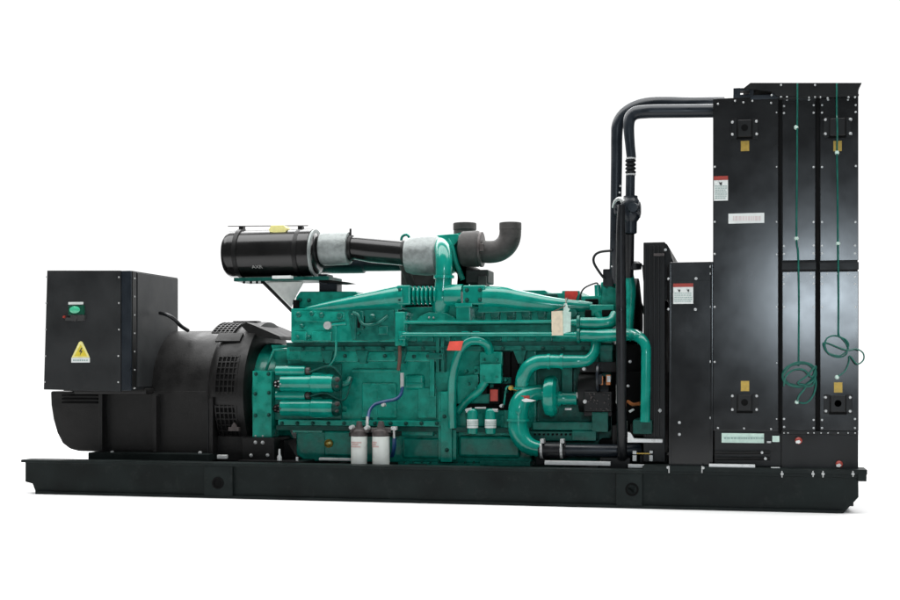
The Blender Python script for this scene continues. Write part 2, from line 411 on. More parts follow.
# side flange strip and side cover
g = G(); g.wbox(bx1-0.012, bx1+0.008, YB+0.016, YB+0.065, zbot+0.02, ztop-0.008, 0.003); part('side_flange', g, BLACK, tb)
g = G(); g.wbox(bx1-0.012, bx1+0.006, YB+0.085, 0.785, zbot+0.02, ztop-0.012, 0.004); part('side_cover', g, BOXM, tb)
bolts(tb, [(46.8, 277), (46.2, 303), (45.8, 329.5), (45.4, 356), (44.8, 382), (119, 277.2), (119, 303), (119, 329.6), (118.5, 356), (118.3, 382.2)], YB, SBOLT)
for k in range(7):
    b = finish('bolt', SBOLT, None, tb, Vector((bx1+0.008, YB+0.04, ztop-0.05-k*0.11))); b.rotation_euler = (0, 0, math.pi/2)
g = G(); patch(g, 68.3, 302.0, 83.2, 304.6, YB); part('name_strip', g, WHITE, tb)
g = G(); g.box(68.6, 305.4, 83.6, 314.8, YB-0.012, YB+0.004, 0.003); part('lamp_housing', g, LED, tb)
g = G(); g.lathe(P(75, 309.8, YB-0.011), (0, -1, 0), [(-0.002, 0.036), (0.006, 0.034), (0.011, 0.022), (0.012, 0.001)], 24)
o = part('indicator_lens', g, LEDC, tb); o.scale = (1, 1, 0.62)
g = G(); g.box(70.5, 315.4, 83.8, 320.4, YB-0.022, YB+0.004, 0.004); g.box(65.5, 318, 71, 320.2, YB-0.02, YB+0.003, 0.002); g.ly([(-0.03, 2.1), (-0.02, 2.6), (0.0, 2.6)], 77, 319, YB)
part('switch', g, INK, tb)
g = G(); g.ly([(-0.012, 1.2), (0.0, 1.4)], 64.7, 317, YB, 12); part('small_lamp', g, DRED, tb)
g = G(); patch(g, 71.3, 357.8, 89.6, 362.6, YB); part('warning_label_strip', g, WHITE, tb)
g = G(); g.prism([(80.6, 341.2), (82.4, 342.2), (89.6, 357.6), (71.6, 357.6), (79, 342.2)], YB-0.0036, YB+0.004); part('warning_triangle', g, PYELL, tb)
g = G(); g.prism([(80.6, 344.4), (87.2, 356.3), (74.2, 356.3)], YB-0.0044, YB+0.004)
part('triangle_field', g, YELLOW, tb)
g = G(); g.prism([(81.3, 347.6), (79, 351.8), (80.6, 351.8), (79.8, 355.4), (82.6, 350.8), (81, 350.8), (82.4, 347.8)], YB-0.0054, YB+0.004); part('lightning_symbol', g, INK, tb)
g = G()
for k in range(7): patch(g, 73+k*2.2, 359.6, 74.4+k*2.2, 361.0, YB-0.001)
part('small_print', g, GINK, tb)
g = G(); g.tube([(160, 313, 0.45), (166, 314.5, 0.42), (174, 319, 0.45), (181, 326, 0.5), (188, 330.5, 0.58)], 1.9, 10); part('cable', g, RUBBER, tb)
g = G(); g.box(74, 388.5, 146, 394, 0.3, 1.1, 0.01); part('box_saddle', g, ALTM, tb)

# ---- flywheel housing
g = G(); g.lx([(268, 46), (268, 51.5), (274, 52), (280, 51.5), (288, 49.5), (302, 48.5), (302, 30)], 395, YA, 56)
fh = part('flywheel_housing', g, GREEN, root)
g = G(); g.box(252.4, 371, 271.6, 437.5, 0.37, 0.5, 0.004); part('side_plate', g, GREEN, fh)
bolts(fh, [(256, 374), (268.6, 374), (255.5, 394), (269, 393), (255.6, 415.5), (269, 415)], 0.37, DBOLT)
bolts(fh, [(255.6, 436), (262.6, 436)], 0.366, SBOLT)
g = G(); g.tube([(266, 370, 0.5), (274, 350, 0.5), (290, 349.5, 0.5)], 1.6, 8, 1); g.tube([(290, 349.5, 0.5), (289.5, 358, 0.5)], 1.6, 8, 1); g.prism([(271, 345), (289, 345), (289, 368), (277, 368)], 0.53, 0.7, 0.004)
part('housing_bracket', g, GREEN, fh)
g = G(); g.box(242, 437.8, 274, 465, 0.33, 1.27, 0.006); g.box(238, 461, 303, 465.6, 0.26, 1.34, 0.003); g.prism([(274, 437), (286, 440), (300, 462), (274, 462)], 0.5, 1.1, 0.004)
mb = part('engine_mount', g, BLACK, root)
bolts(mb, [(255.4, 442.4), (262.6, 442.6), (251, 455.4), (267.6, 455.2)], 0.33, BBOLT)
g = G(); g.lz([(462.5, 2.4), (457, 2.4), (454.5, 1.2), (449, 1.0)], 279.5, 0.3, 12); g.lz([(462, 1.3), (457, 1.3)], 297, 0.3, 12); part('white_stud', g, STEEL, mb)

# ---- engine block
g = G()
g.wbox(PX(287, 0.43), PX(536, 0.43), 0.44, 1.16, PZ(426, 400, 0.43), PZ(345, 400, 0.43), 0.012)
blk = part('engine_block', g, GREEN, root)
g = G()
g.box(287, 345.5, 300, 360, 0.40, 0.6, 0.004)
for a, b in ((300, 323), (331, 358), (366, 396), (404, 440)): g.box(a, 351.5, b, 361.5, 0.405, 0.5, 0.006)
part('block_ledge', g, GREEN, blk)
for u in (327, 362, 400, 520):
    g = G(); g.prism([(u-7, 350.5), (u+6, 350.5), (u+3, 363.5), (u-2, 363.5)], 0.375, 0.5, 0.003); part('gusset', g, GREEN4, blk)
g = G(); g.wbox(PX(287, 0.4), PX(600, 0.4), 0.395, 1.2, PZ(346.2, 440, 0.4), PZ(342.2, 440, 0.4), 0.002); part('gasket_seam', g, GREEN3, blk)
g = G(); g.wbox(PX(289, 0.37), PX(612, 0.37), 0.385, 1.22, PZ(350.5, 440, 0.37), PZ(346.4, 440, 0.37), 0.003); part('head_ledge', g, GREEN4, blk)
# crankcase covers
for a, c, b, d in ((362, 383.5, 396, 418), (303, 366, 330, 371)):
    g = G(); g.box(a, c, b, d, 0.424, 0.5, 0.01, 3); part('access_cover', g, GREEN, blk)
g = G(); g.box(404, 374.5, 424, 390, 0.418, 0.5, 0.022, 3); part('access_cover', g, GREEN, blk)
g = G(); g.box(406, 382.8, 423, 385.0, 0.412, 0.43, 0.002); part('cover_bar', g, GREEN2, blk)
g = G(); g.box(352, 369.5, 400, 372, 0.425, 0.5, 0.003); g.box(366, 398, 369, 425, 0.425, 0.5, 0.003); g.box(373, 392, 377, 424, 0.42, 0.5, 0.003)
g.box(418, 388, 436, 418, 0.428, 0.5, 0.006); g.box(430, 351, 434, 396, 0.40, 0.5, 0.003)
part('casting_rib', g, GREEN, blk)
# centre post
g = G(); g.box(441, 392, 451.5, 462, 0.37, 0.5, 0.006); g.box(438.2, 392, 441, 460, 0.385, 0.5, 0.002); g.box(452.5, 430, 456, 460, 0.385, 0.5, 0.003)
post = part('support_post', g, GREEN, blk)
# long ledge above the pan
g = G(); g.wbox(PX(278, 0.38), PX(441, 0.38), 0.38, 0.5, PZ(426, 360, 0.38), PZ(420.5, 360, 0.38), 0.005); part('pan_rail', g, GREEN, blk)
g = G(); g.wbox(PX(276, 0.385), PX(530, 0.385), 0.39, 1.2, PZ(431.5, 400, 0.385), PZ(426.8, 400, 0.385), 0.003); part('pan_gasket', g, GREEN3, blk)
bolts(blk, [(444.5, 416.5), (447, 450), (405, 350), (414, 356.5), (428, 356.2), (441, 356), (385, 356), (345, 356)], 0.368, DBOLT, 'painted_bolt')

bolts(blk, [(282+k*15.5, 423.4) for k in range(11)] + [(303+k*20, 348.4) for k in range(15)], 0.378, DBOLT, 'painted_bolt')

# ---- oil pan
g = G(); g.prism([(296, 427), (532, 429), (532, 464), (306, 461.5), (296, 455)], 0.47, 1.12, 0.012, 3)
pan = part('oil_pan', g, GREEN, root)
g = G(); g.box(293, 427.5, 322, 432.6, 0.40, 0.6, 0.004); g.box(324, 431, 352, 456, 0.445, 0.6, 0.014, 3); g.box(401, 428, 433, 436, 0.41, 0.6, 0.008, 3); part('pan_flange', g, GREEN, pan)
g = G(); g.box(403, 438.5, 440, 458, 0.452, 0.6, 0.012, 3); g.box(458, 436, 520, 458, 0.44, 0.6, 0.02, 3); part('pan_panel', g, GREEN, pan)
g = G(); g.wbox(PX(398, 0.42), PX(522, 0.42), 0.42, 1.1, PZ(467.5, 460, 0.42), PZ(463.2, 460, 0.42), 0.003); g.box(480, 461.5, 530, 466, 0.40, 0.6, 0.003); part('pan_lower_flange', g, GREEN4, pan)
g = G(); g.ly([(-0.03, 1.5), (-0.02, 2.6), (-0.012, 4.2), (0.02, 4.4)], 329, 443.5, 0.44); part('drain_plug', g, BRASS, pan)
g = G(); g.ly([(-0.006, 1.2), (0.0, 1.6)], 329.6, 443, 0.41, 12); part('plug_tip', g, PYELL, pan)
g = G()
for k in range(14): g.ly([(-0.012, 1.0), (0.005, 1.3)], 405+k*8.6, 462.3, 0.43, 8)
part('flange_bolt_row', g, GREEN3, pan)

# ---- cylinder heads (upper bank)
g = G()
g.wbox(PX(291, 0.36), PX(398, 0.36), 0.36, 1.24, PZ(342, 345, 0.36), PZ(308, 345, 0.36), 0.008)
g.wbox(PX(398, 0.42), PX(612, 0.42), 0.42, 1.2, PZ(344, 500, 0.42), PZ(306, 500, 0.42), 0.008)
head = part('cylinder_head', g, GREEN, root)
for a, b in ((294, 306), (312, 331)):
    g = G(); g.box(a, 331.5, b, 341, 0.345, 0.4, 0.006); part('head_cover', g, GREEN, head)
g = G(); g.prism([(348, 312), (358, 310), (394, 309.5), (396, 338), (376, 342), (352, 340)], 0.347, 0.4, 0.004); part('head_shade_plate', g, GREEN4, head)  # raised plate; the shadowy area below the ledge is put into its colour
for u, v, r in ((299, 314.5, 2.6), (312, 313.5, 2.2), (322, 315, 2.4), (340, 316, 2.8), (302, 326, 2.0), (298, 337, 1.6), (309, 337, 1.6), (353, 316, 2.2)):
    g = G(); g.ly([(-0.016, r*0.6), (-0.012, r), (0.0, r*1.25), (0.02, r*1.3)], u, v, 0.352, 16); part('rocker_boss', g, GREEN4, head)
g = G(); g.prism([(294, 311), (344, 311.5), (344, 320), (330, 322.5), (294, 321)], 0.352, 0.4, 0.004); part('head_step', g, GREEN, head)
g = G(); g.box(352, 311, 356, 340, 0.338, 0.4, 0.006, 3); g.box(360, 311, 363.4, 330, 0.333, 0.4, 0.006, 3); part('head_rib', g, GREEN4, head)
g = G(); g.tube([(353, 313, 0.33), (358, 315, 0.325), (361, 322, 0.325), (366, 325, 0.33), (378, 323, 0.335), (388, 316, 0.34)], 1.5, 10); part('head_line', g, GREEN4, head)
g = G(); g.ly([(-0.03, 1.6), (-0.02, 3.2), (0.01, 3.6)], 373, 317, 0.345, 16); g.box(378, 326, 388, 335, 0.335, 0.36, 0.008, 3); g.ly([(-0.02, 1.4), (0.01, 2.4)], 359, 333, 0.345, 12); part('head_sensor', g, GREEN4, head)
g = G(); g.box(357, 316, 365, 328, 0.344, 0.36, 0.004); part('head_shade_block', g, DARK, head)  # solid black block; the dark of a hollow is put into its colour
g = G(); g.box(395, 312, 405, 346, 0.33, 0.4, 0.008, 3); part('head_post', g, GREEN, head)
g = G(); g.ly([(-0.02, 1.8), (-0.016, 3.9), (0.02, 4.2)], 328, 325.5, 0.35); part('sensor', g, ZINC, head)
g = G(); g.tube([(332, 325, 0.33), (342, 324, 0.33), (346, 323.6, 0.33)], 1.4, 8); g.tube([(336, 326, 0.33), (336, 350, 0.34), (334, 360, 0.36), (328, 367, 0.38)], 1.2, 8); part('sensor_line', g, GREEN2, head)
g = G()
for k in range(7): g.ly([(-0.02, 3.0), (-0.016, 4.4), (0.03, 5.2)], 480+k*15.5, 313.5, 0.405, 20); g.box(476+k*15.5, 314, 484+k*15.5, 320, 0.40, 0.5, 0.008, 3)
part('rocker_cover_row', g, GREEN4, head)
g = G(); g.wbox(PX(404, 0.40), PX(600, 0.40), 0.405, 0.5, PZ(331.5, 500, 0.4), PZ(325, 500, 0.4), 0.002); part('shadow_strip', g, GREEN4, head)  # dark green strip; shade between the rails is put into its colour
g = G()
for k in range(9): g.box(405+k*17, 337, 416+k*17, 341.5, 0.40, 0.5, 0.004)
part('head_lug_row', g, GREEN4, head)
for u in (436, 441): 
    g = G(); g.box(u, 338, u+3, 372, 0.37, 0.44, 0.003); part('pushrod_tube', g, GREEN4, head)
g = G(); g.box(427, 353.5, 443, 359, 0.36, 0.44, 0.004); part('clamp_plate', g, GREEN4, head)

# ---- aftercooler housings on top
g = G(); g.prism([(294, 308), (296, 297), (300, 291.4), (356, 291.4), (359, 295), (372, 296), (372, 309)], 0.46, 1.14, 0.006)
ah = part('aftercooler', g, GREEN, root)
g = G(); g.prism([(515, 309), (515, 293), (519, 290.2), (545, 290.2), (548, 293), (562, 293), (562, 290.6), (579, 290.6), (582, 296), (582, 309)], 0.5, 1.1, 0.004)
g.prism([(470, 309), (470, 288), (500, 289.5), (515, 292), (515, 309)], 0.55, 1.05, 0.005)
part('rear_housing', g, GREEN, ah)
g = G(); g.box(544, 294, 557, 299, 0.47, 0.6, 0.004); part('housing_shade_plate', g, GREEN3, ah)  # raised plate with the shade of a recess put into its colour
g = G(); g.prism([(565, 291), (577.5, 291), (578, 294), (575.5, 300.6), (564.8, 300.6)], 0.462, 0.48, 0.001); part('red_sticker', g, RED, ah, 'red sticker on the housing')
g = G(); g.prism([(562, 291), (579.5, 291), (580, 295), (577, 302.4), (562.4, 302.4)], 0.466, 0.52, 0.002); part('sticker_plate', g, GREEN, ah)
g = G(); g.box(293, 300, 296, 346, 0.40, 1.1, 0.003); part('end_plate', g, DARK, ah)
bolts(ah, [(300+k*9, 300+0.4*k) for k in range(2)], 0.455, DBOLT, 'painted_bolt')

# ---- intake manifold with horns
g = G(); g.tube([(404, 296, 0.40), (384, 298.5, 0.39), (345, 304, 0.38), (316, 308, 0.38), (305, 309.5, 0.39)], [11.5, 9.8, 6.6, 3.6, 1.8], 20)
g.prism([(306, 309), (402, 302), (402, 310), (330, 312)], 0.36, 0.5, 0.006)
man = part('intake_manifold', g, GREEN2, root)
g = G(); g.tube([(484, 297, 0.40), (505, 298, 0.40), (530, 302, 0.40), (556, 305, 0.41), (592, 307, 0.44)], [11, 11, 9.6, 7.4, 5.0], 20)
g.prism([(478, 302), (560, 304), (560, 311), (478, 313)], 0.385, 0.5, 0.006)
part('rear_horn', g, GREEN2, man)
for a, b in ((397, 410), (463, 485)):
    g = G(); g.box(a, 285.5, b, 304.5, 0.35, 0.6, 0.01, 3); part('flange_block', g, GREEN2, man)
g = G()
for k in range(7): g.lx([(409+k*4.2, 7.0), (410.3+k*4.2, 9.6), (411.5+k*4.2, 9.6), (413+k*4.2, 7.0)], 295.5, 0.41, 24)
part('bellows', g, GREEN2, man)
g = G(); g.tube([(441, 314, 0.45), (442, 300, 0.42), (442.5, 292, 0.42), (443.5, 280, 0.42), (444, 262, 0.42), (443, 251, 0.47), (440, 246, 0.56), (436, 246, 0.7)], [9.5, 9.5, 8.6, 8.4, 8.4, 8.6, 8.6, 8.5], 20)
part('riser_elbow', g, GREEN2, man)
g = G(); g.lz([(279, 8.4), (278.4, 10.4), (275.6, 10.4), (275, 8.4)], 443.8, 0.42, 24); part('riser_flange', g, GREEN2, man)
g = G(); g.lx([(446, 11.2), (463, 11.2)], 295.5, 0.42, 24); part('cross_pipe', g, GREEN2, man)
g = G(); g.box(395, 312, 407, 316, 0.34, 0.5, 0.004); g.box(455, 303, 472, 307, 0.33, 0.5, 0.004); g.box(456, 307, 470, 321, 0.35, 0.5, 0.006); part('manifold_foot', g, GREEN2, man)
g = G(); g.box(406, 304, 458, 322, 0.45, 0.7, 0.003); part('valley_shadow_box', g, DARK, man)  # black box added to give the hollow under the manifold its shade
g = G(); g.prism([(415, 322), (420, 315.5), (428, 312), (446, 312.5), (454, 317), (458, 322)], 0.39, 0.6, 0.008, 3); part('valley_cover', g, GREEN, man)
bolts(man, [(400, 290), (400, 300), (467, 290), (467, 300), (480, 290), (480, 300)], 0.348, DBOLT, 'painted_bolt')
bolts(man, [(429, 317.4), (433.5, 317.6)], 0.386, SBOLT)

# ---- long rails along the head
g = G(); g.tube([(404, 322.2, 0.32), (470, 322.2, 0.32), (556, 321.6, 0.32)], 1.6, 10, 1)
rl = part('fuel_rail', g, GREEN2, root)
g = G(); g.tube([(401, 342, 0.33), (400.5, 338, 0.31), (403, 335, 0.3), (410, 334.6, 0.3), (470, 334.6, 0.3), (556, 334.4, 0.3)], [2.2]*6, 12, 4)
part('lower_rail', g, GREEN2, rl)
for u in (402, 465, 476):
    g = G(); g.box(u-3.5, 331.5, u+3.5, 340, 0.295, 0.38, 0.006); part('rail_bracket', g, GREEN2, rl)
g = G(); g.tube([(556, 322, 0.32), (574, 322.5, 0.33), (580, 323, 0.33), (604, 323, 0.33), (612, 321, 0.34), (616, 314, 0.36)], [2.2, 3.2, 5.6, 6, 6.2, 5.5], 18); w1 = part('water_manifold', g, GREEN2, root)
g = G(); g.tube([(556, 335, 0.3), (574, 335.2, 0.31), (581, 335.4, 0.31), (600, 335.6, 0.31), (630, 334.6, 0.22), (640, 338, 0.14), (645.5, 346, 0.105), (646, 362, 0.1), (645.5, 400, 0.1), (645, 422, 0.1)], [2.4, 3.2, 6, 6.4, 6.2, 5.6, 5.0, 4.9, 4.9, 4.9], 18)
part('down_pipe', g, GREEN2, w1)
g = G(); g.lx([(577, 6.6), (577.6, 7.6), (580, 7.6), (580.6, 6.6)], 323, 0.33, 22); g.lx([(577, 6.8), (577.6, 8), (580, 8), (580.6, 6.8)], 335.4, 0.31, 22); part('pipe_collar', g, GREEN4, w1)
# red tag on the rail
g = G(); g.prism([(449.5, 341.4), (463.2, 341), (460.6, 350.6), (446.8, 350.4)], 0.262, 0.268, 0.001); part('red_tag', g, ORANGE, rl, 'small red tag on the rail')

# ---- starters
for j, (v, dv) in enumerate(((383.5, 0), (408, 0))):
    g = G(); g.lx([(281, 5), (282, 8.2), (312, 8.6), (313, 9.6), (331, 9.6), (334, 8.6), (334, 3)], v, 0.33, 28)
    st = part('starter_motor', g, GREEN2, root)
    g = G(); g.lx([(276, 2), (276.6, 4.8), (304, 4.9), (305.5, 4.2), (305.5, 2)], v-12.6, 0.33, 22); part('solenoid', g, GREEN2, st)
    g = G(); g.lx([(305.5, 2.6), (307, 3.6), (310, 3.4), (310.4, 1.5)], v-12.6, 0.33, 16); part('terminal_cap', g, FHEAD, st)
    g = G(); g.lx([(334, 8), (337, 8.6), (340.5, 7.0), (341.5, 3)], v, 0.33, 22); part('end_cap', g, GREEN3, st)
    g = G(); g.ly([(-0.03, 1.4), (-0.012, 1.6), (0, 2.6)], 337.5, v-4, 0.28, 12); g.ly([(-0.03, 1), (0, 1.6)], 337.5, v+3, 0.28, 12); part('terminal_post', g, FHEAD, st)
    g = G(); g.ly([(-0.03, 2.0), (-0.02, 4.2), (0.04, 4.4)], 278, v+0.5, 0.31, 18); part('nose_cap', g, DARK, st)
    g = G()
    for k in range(5):
        a = k*1.2566; g.ly([(-0.012, 0.7), (0.0, 1.0)], 278+2.7*math.cos(a), v+0.5+2.7*math.sin(a), 0.285, 8)
    part('nose_bolt', g, ZINC if j == 0 else FHEAD, st)
    g = G(); g.box(312, v-10.5, 322, v+10, 0.325, 0.5, 0.004); part('clamp_band', g, GREEN2, st)
g = G(); g.box(275, 364, 341, 420, 0.42, 0.46, 0.003); part('starter_backing', g, GREEN4, blk)
g = G(); g.tube([(310, 372, 0.31), (330, 366, 0.3), (341, 376, 0.32), (338, 384, 0.31)], 1.0, 8); g.tube([(310, 396, 0.31), (326, 393, 0.3), (344, 400, 0.33), (352, 378, 0.4)], 1.0, 8); part('starter_cable', g, GREEN3, blk)
g = G(); g.tube([(334, 384, 0.36), (346, 384, 0.38), (350, 378, 0.41)], 3.0, 10); g.tube([(334, 408, 0.36), (346, 409, 0.40)], 3.0, 10); part('starter_stub', g, GREEN4, blk)

# ---- blue hose and brown hose
g = G(); g.tube([(402.5, 387, 0.33), (401, 394, 0.31), (396, 399, 0.29), (385, 401.5, 0.27), (375, 404.5, 0.25), (369.5, 411, 0.22), (368, 420, 0.18)], 1.7, 10)
bh = part('fuel_hose', g, BLUE, root, 'blue hose above the white filters')
g = G(); g.tube([(402, 373, 0.34), (402.2, 388, 0.33)], 1.9, 10, 1); g.ly([(-0.02, 1.6), (0.02, 2.0)], 383.6, 405, 0.25, 12); g.tube([(367.4, 417, 0.18), (367, 428, 0.15)], 1.5, 10, 1); part('hose_fitting', g, ZINC, bh)
g = G(); g.tube([(399.6, 346, 0.33), (399.8, 358, 0.33), (398.4, 370, 0.35)], 1.8, 10); part('oil_hose', g, COPPER, root)

# ---- white filters
for u, a in ((359.2, 8.3), (381, 8.8)):
    Yf = 0.155
    g = G(); g.lz([(467.6, a*0.7), (466.6, a-0.2), (438.5, a), (436.4, a), (435.8, a*0.8)], u, Yf, 32)
    fl_ = part('fuel_filter', g, FILTW, root)
    g = G(); g.lz([(436, a+0.1), (434.2, a+0.3), (431, a-0.4), (429, a*0.5), (425, a*0.38), (421.5, a*0.3), (421, 0.5)], u, Yf, 24); g.box(u-a-1, 428.4, u+a+1, 432.6, Yf-0.02, Yf+0.09, 0.006)
    part('filter_head', g, FHEAD, fl_)
    g = G(); R = a*S(u, Yf)+0.0004
    c = P(u, 447, Yf)
    rows = [(0.028, -50, 30), (0.016, -40, 10), (0.004, -52, 24)] if u < 370 else [(0.028, -75, -12), (0.016, -78, -20), (0.004, -70, 0)]
    for dz, a0, a1 in rows:
        k = a0
        while k < a1:
            wdt = 5+3*random.random()
            q = []
            for aa in (k, k+wdt*0.75):
                for zz in (dz-0.004, dz+0.004):
                    ar = math.radians(aa); q.append(g.bm.verts.new(c+Vector((math.sin(ar)*(R+0.001), -math.cos(ar)*(R+0.001), zz))))
            g.bm.faces.new((q[0], q[2], q[3], q[1])); k += wdt
    part('filter_print', g, PINK, fl_)
g = G(); g.ly([(-0.02, 1.8), (0.03, 2.4)], 351.5, 427.5, 0.12, 14); g.ly([(-0.02, 1.8), (0.03, 2.4)], 366.8, 428, 0.12, 14); g.box(391, 427, 396, 430, 0.13, 0.16, 0.003); g.tube([(393.8, 429, 0.145), (394.2, 440, 0.15)], 1.2, 10, 1)
fit = part('filter_fitting', g, ZINC, root)
g = G(); g.tube([(394.2, 438, 0.15), (394, 448, 0.17), (392, 456, 0.22)], 2.0, 10); part('return_hose', g, BLUE, fit)
g = G(); g.box(349, 433, 394, 436.5, 0.24, 0.42, 0.003); part('filter_bracket', g, BLACK, fit)

# ---- small green filters
for u in (472.6, 490.6):
    Yf = 0.3
    g = G(); g.lz([(434.6, 3.2), (433.6, 5.2), (412, 5.6), (410, 4.8), (408.6, 3)], u, Yf, 24)
    sf = part('oil_bypass_filter', g, GREEN2, root)
    g = G(); R = 5.75*S(u, Yf); g.lz([(428, 5.5), (427.9, 5.75), (419.4, 5.75), (419.3, 5.5)], u, Yf, 24); part('filter_label', g, WHITE, sf)
    g = G()
    for vv in (421.6, 423.6, 425.4): g.lz([(vv+0.5, 5.6), (vv+0.5, 5.85), (vv-0.2, 5.85), (vv-0.2, 5.6)], u, Yf, 24)
    part('label_print', g, GINK, sf)
g = G(); g.tube([(466, 411, 0.29), (472, 409.5, 0.29)], 2.2, 10, 1); g.tube([(475, 408, 0.29), (486, 408, 0.29)], 1.0, 8, 1); g.tube([(492, 410.5, 0.29), (498, 410.5, 0.29)], 1.8, 10, 1); g.ly([(-0.02, 1.4), (0.02, 2)], 501.3, 406, 0.3, 10)
part('filter_union', g, ZINC, root)

# ---- crooked green hose and pump group
g = G(); g.tube([(452.5, 428, 0.37), (452, 405, 0.36), (452.5, 380, 0.34), (456, 362, 0.32), (461, 349, 0.31), (469, 341.5, 0.31), (479, 340.5, 0.31), (487, 344.5, 0.33), (489.5, 352, 0.36)], [4.4, 4.4, 4.4, 4.4, 4.4, 4.6, 4.8, 4.8, 4.8], 18)
ck = part('breather_hose', g, GREEN2, root)
g = G(); g.box(480, 352, 502, 366, 0.36, 0.5, 0.006); g.box(480, 364, 501, 383, 0.34, 0.5, 0.008, 3); g.box(474, 366, 480, 374, 0.39, 0.5, 0.004); g.tube([(485, 382, 0.36), (478, 392, 0.36), (466, 402, 0.4), (458, 412, 0.42)], [4.5, 4, 4, 4], 12); g.prism([(457, 376), (478, 374), (480, 390), (462, 404), (457, 404)], 0.40, 0.5, 0.006)
fp = part('fuel_pump', g, GREEN, root)
g = G(); g.box(478, 382, 487, 394, 0.355, 0.45, 0.004); g.box(489.5, 388, 499.5, 404, 0.34, 0.44, 0.004); g.box(503, 352, 510, 377, 0.385, 0.46, 0.003); g.box(511.5, 352, 518, 390, 0.395, 0.46, 0.003); g.box(494, 384, 512, 410, 0.40, 0.46, 0.003); g.box(457, 404, 500, 408, 0.42, 0.5, 0.003); part('pump_shade_block', g, DARK, fp)  # black blocks; deep shadow around the pump is put into their colour
g = G(); g.box(490.5, 390, 497.5, 401, 0.333, 0.4, 0.004); part('solenoid_valve', g, DRED, fp)
g = G(); 
for u, v in ((466, 371), (474.5, 371), (468, 384), (476, 388), (484, 360), (497, 360), (484, 377), (497, 377), (506, 380), (506, 392)): g.ly([(-0.02, 1.3), (0.03, 1.9)], u, v, 0.35, 10)
part('pump_bolt_cluster', g, GREEN4, fp)
g = G(); g.tube([(504, 405, 0.34), (505.5, 392, 0.34), (507, 387, 0.34), (511, 386.4, 0.34)], 1.0, 8); part('pressure_line', g, GREEN2, fp)
g = G(); g.ly([(-0.02, 2.2), (0.02, 2.6)], 511, 388, 0.33, 12); g.tube([(509, 388, 0.33), (520, 390, 0.32)], 1.5, 8, 1); part('brass_cock', g, BRASS, fp)
g = G(); g.box(504, 408, 512, 434, 0.40, 0.5, 0.004); g.box(457, 409, 466, 432, 0.43, 0.5, 0.004); g.box(500, 415, 536, 436, 0.43, 0.6, 0.008); part('pump_base', g, GREEN, fp)

# ---- water pump and big elbows
g = G(); g.lx([(543, 6), (543.6, 14), (546, 19.2), (551, 21), (555, 20.4), (558, 17), (559, 9)], 396, 0.34, 36)
wp = part('water_pump', g, GREEN2, root)
g = G(); g.lx([(558, 9), (562, 6.4), (569, 6.2), (577, 6.6), (577.6, 3)], 398.5, 0.34, 20); part('pump_nose', g, GREEN2, wp)
g = G(); g.lx([(576.5, 3.6), (578.6, 3.8), (579, 1)], 395.5, 0.33, 12); g.box(565, 408.4, 571.5, 410, 0.30, 0.33, 0.001); part('pump_fitting', g, ZINC, wp)
g = G(); g.tube([(522, 389, 0.32), (523, 378, 0.30), (528, 368, 0.29), (537, 362.4, 0.28), (548, 361.4, 0.28), (562, 361.6, 0.28), (577, 361.4, 0.28), (587, 360.4, 0.29), (593, 355, 0.3), (595.5, 348, 0.32), (596, 341, 0.34)], [7.2, 7.2, 7.2, 7.2, 7.0, 6.8, 6.4, 5.6, 5.2, 5.2, 5.2], 20)
ue = part('upper_elbow', g, GREEN2, root)
for u in (549, 562):
    g = G(); g.lx([(u-1.6, 6.8), (u-1.4, 7.9), (u+1.4, 7.9), (u+1.6, 6.8)], 361.5, 0.28, 24); part('hose_clamp', g, GREEN2, ue)
g = G(); g.lz([(389.6, 6), (389.4, 9.4), (387.4, 9.4), (387.2, 6)], 522.5, 0.32, 22); part('elbow_flange', g, GREEN2, ue)
g = G(); g.box(507, 411, 534, 414, 0.30, 0.42, 0.003)
g = G(); g.tube([(545, 392, 0.34), (534, 393, 0.32), (525, 397, 0.30), (519.5, 405, 0.29), (518, 418, 0.28), (518.5, 430, 0.27), (523, 440.5, 0.26), (531, 447, 0.25), (542, 449.6, 0.25)], [7.6, 8.4, 9.6, 10.4, 10.4, 10.2, 9.6, 8.6, 7.6], 22)
le = part('lower_elbow', g, GREEN2, root)
g = G(); g.lz([(421.4, 9), (421.2, 12), (419, 12), (418.8, 9)], 518, 0.28, 26); part('elbow_flange', g, GREEN2, le)
g = G(); g.prism([(521, 400), (526, 398.4), (535.5, 400.6), (531, 402), (524, 402)], 0.24, 0.26, 0.001); part('white_cap', g, WHITE, le)
g = G(); g.box(521, 396, 529, 399.8, 0.245, 0.27, 0.002); part('red_cap', g, DRED, le)
for vv in (411, 431):
    g = G(); g.ly([(-0.012, 2.0), (-0.01, 2.8), (0.03, 3)], 518.5, vv, 0.23, 14); part('boss', g, GREEN2, le)
g = G(); g.tube([(539, 449.8, 0.25), (566, 450.2, 0.25)], 8.2, 22, 1); rh = part('rubber_coupling', g, RUBBER, root)
for u in (542, 562):
    g = G(); g.lx([(u-1.4, 7.6), (u-1.2, 8.8), (u+1.2, 8.8), (u+1.4, 7.6)], 450.1, 0.25, 26); g.box(u-1.5, 439.5, u+1.5, 443.0, 0.2, 0.25, 0.002); part('hose_clamp', g, ZINC, rh)
g = G(); g.tube([(565, 450.2, 0.25), (620, 451, 0.26), (640, 450, 0.3)], 6.4, 20, 1); part('suction_pipe', g, HOSE, rh)
g = G(); g.box(536, 440, 545, 465, 0.32, 0.5, 0.004); part('pipe_support', g, BLACK, rh)
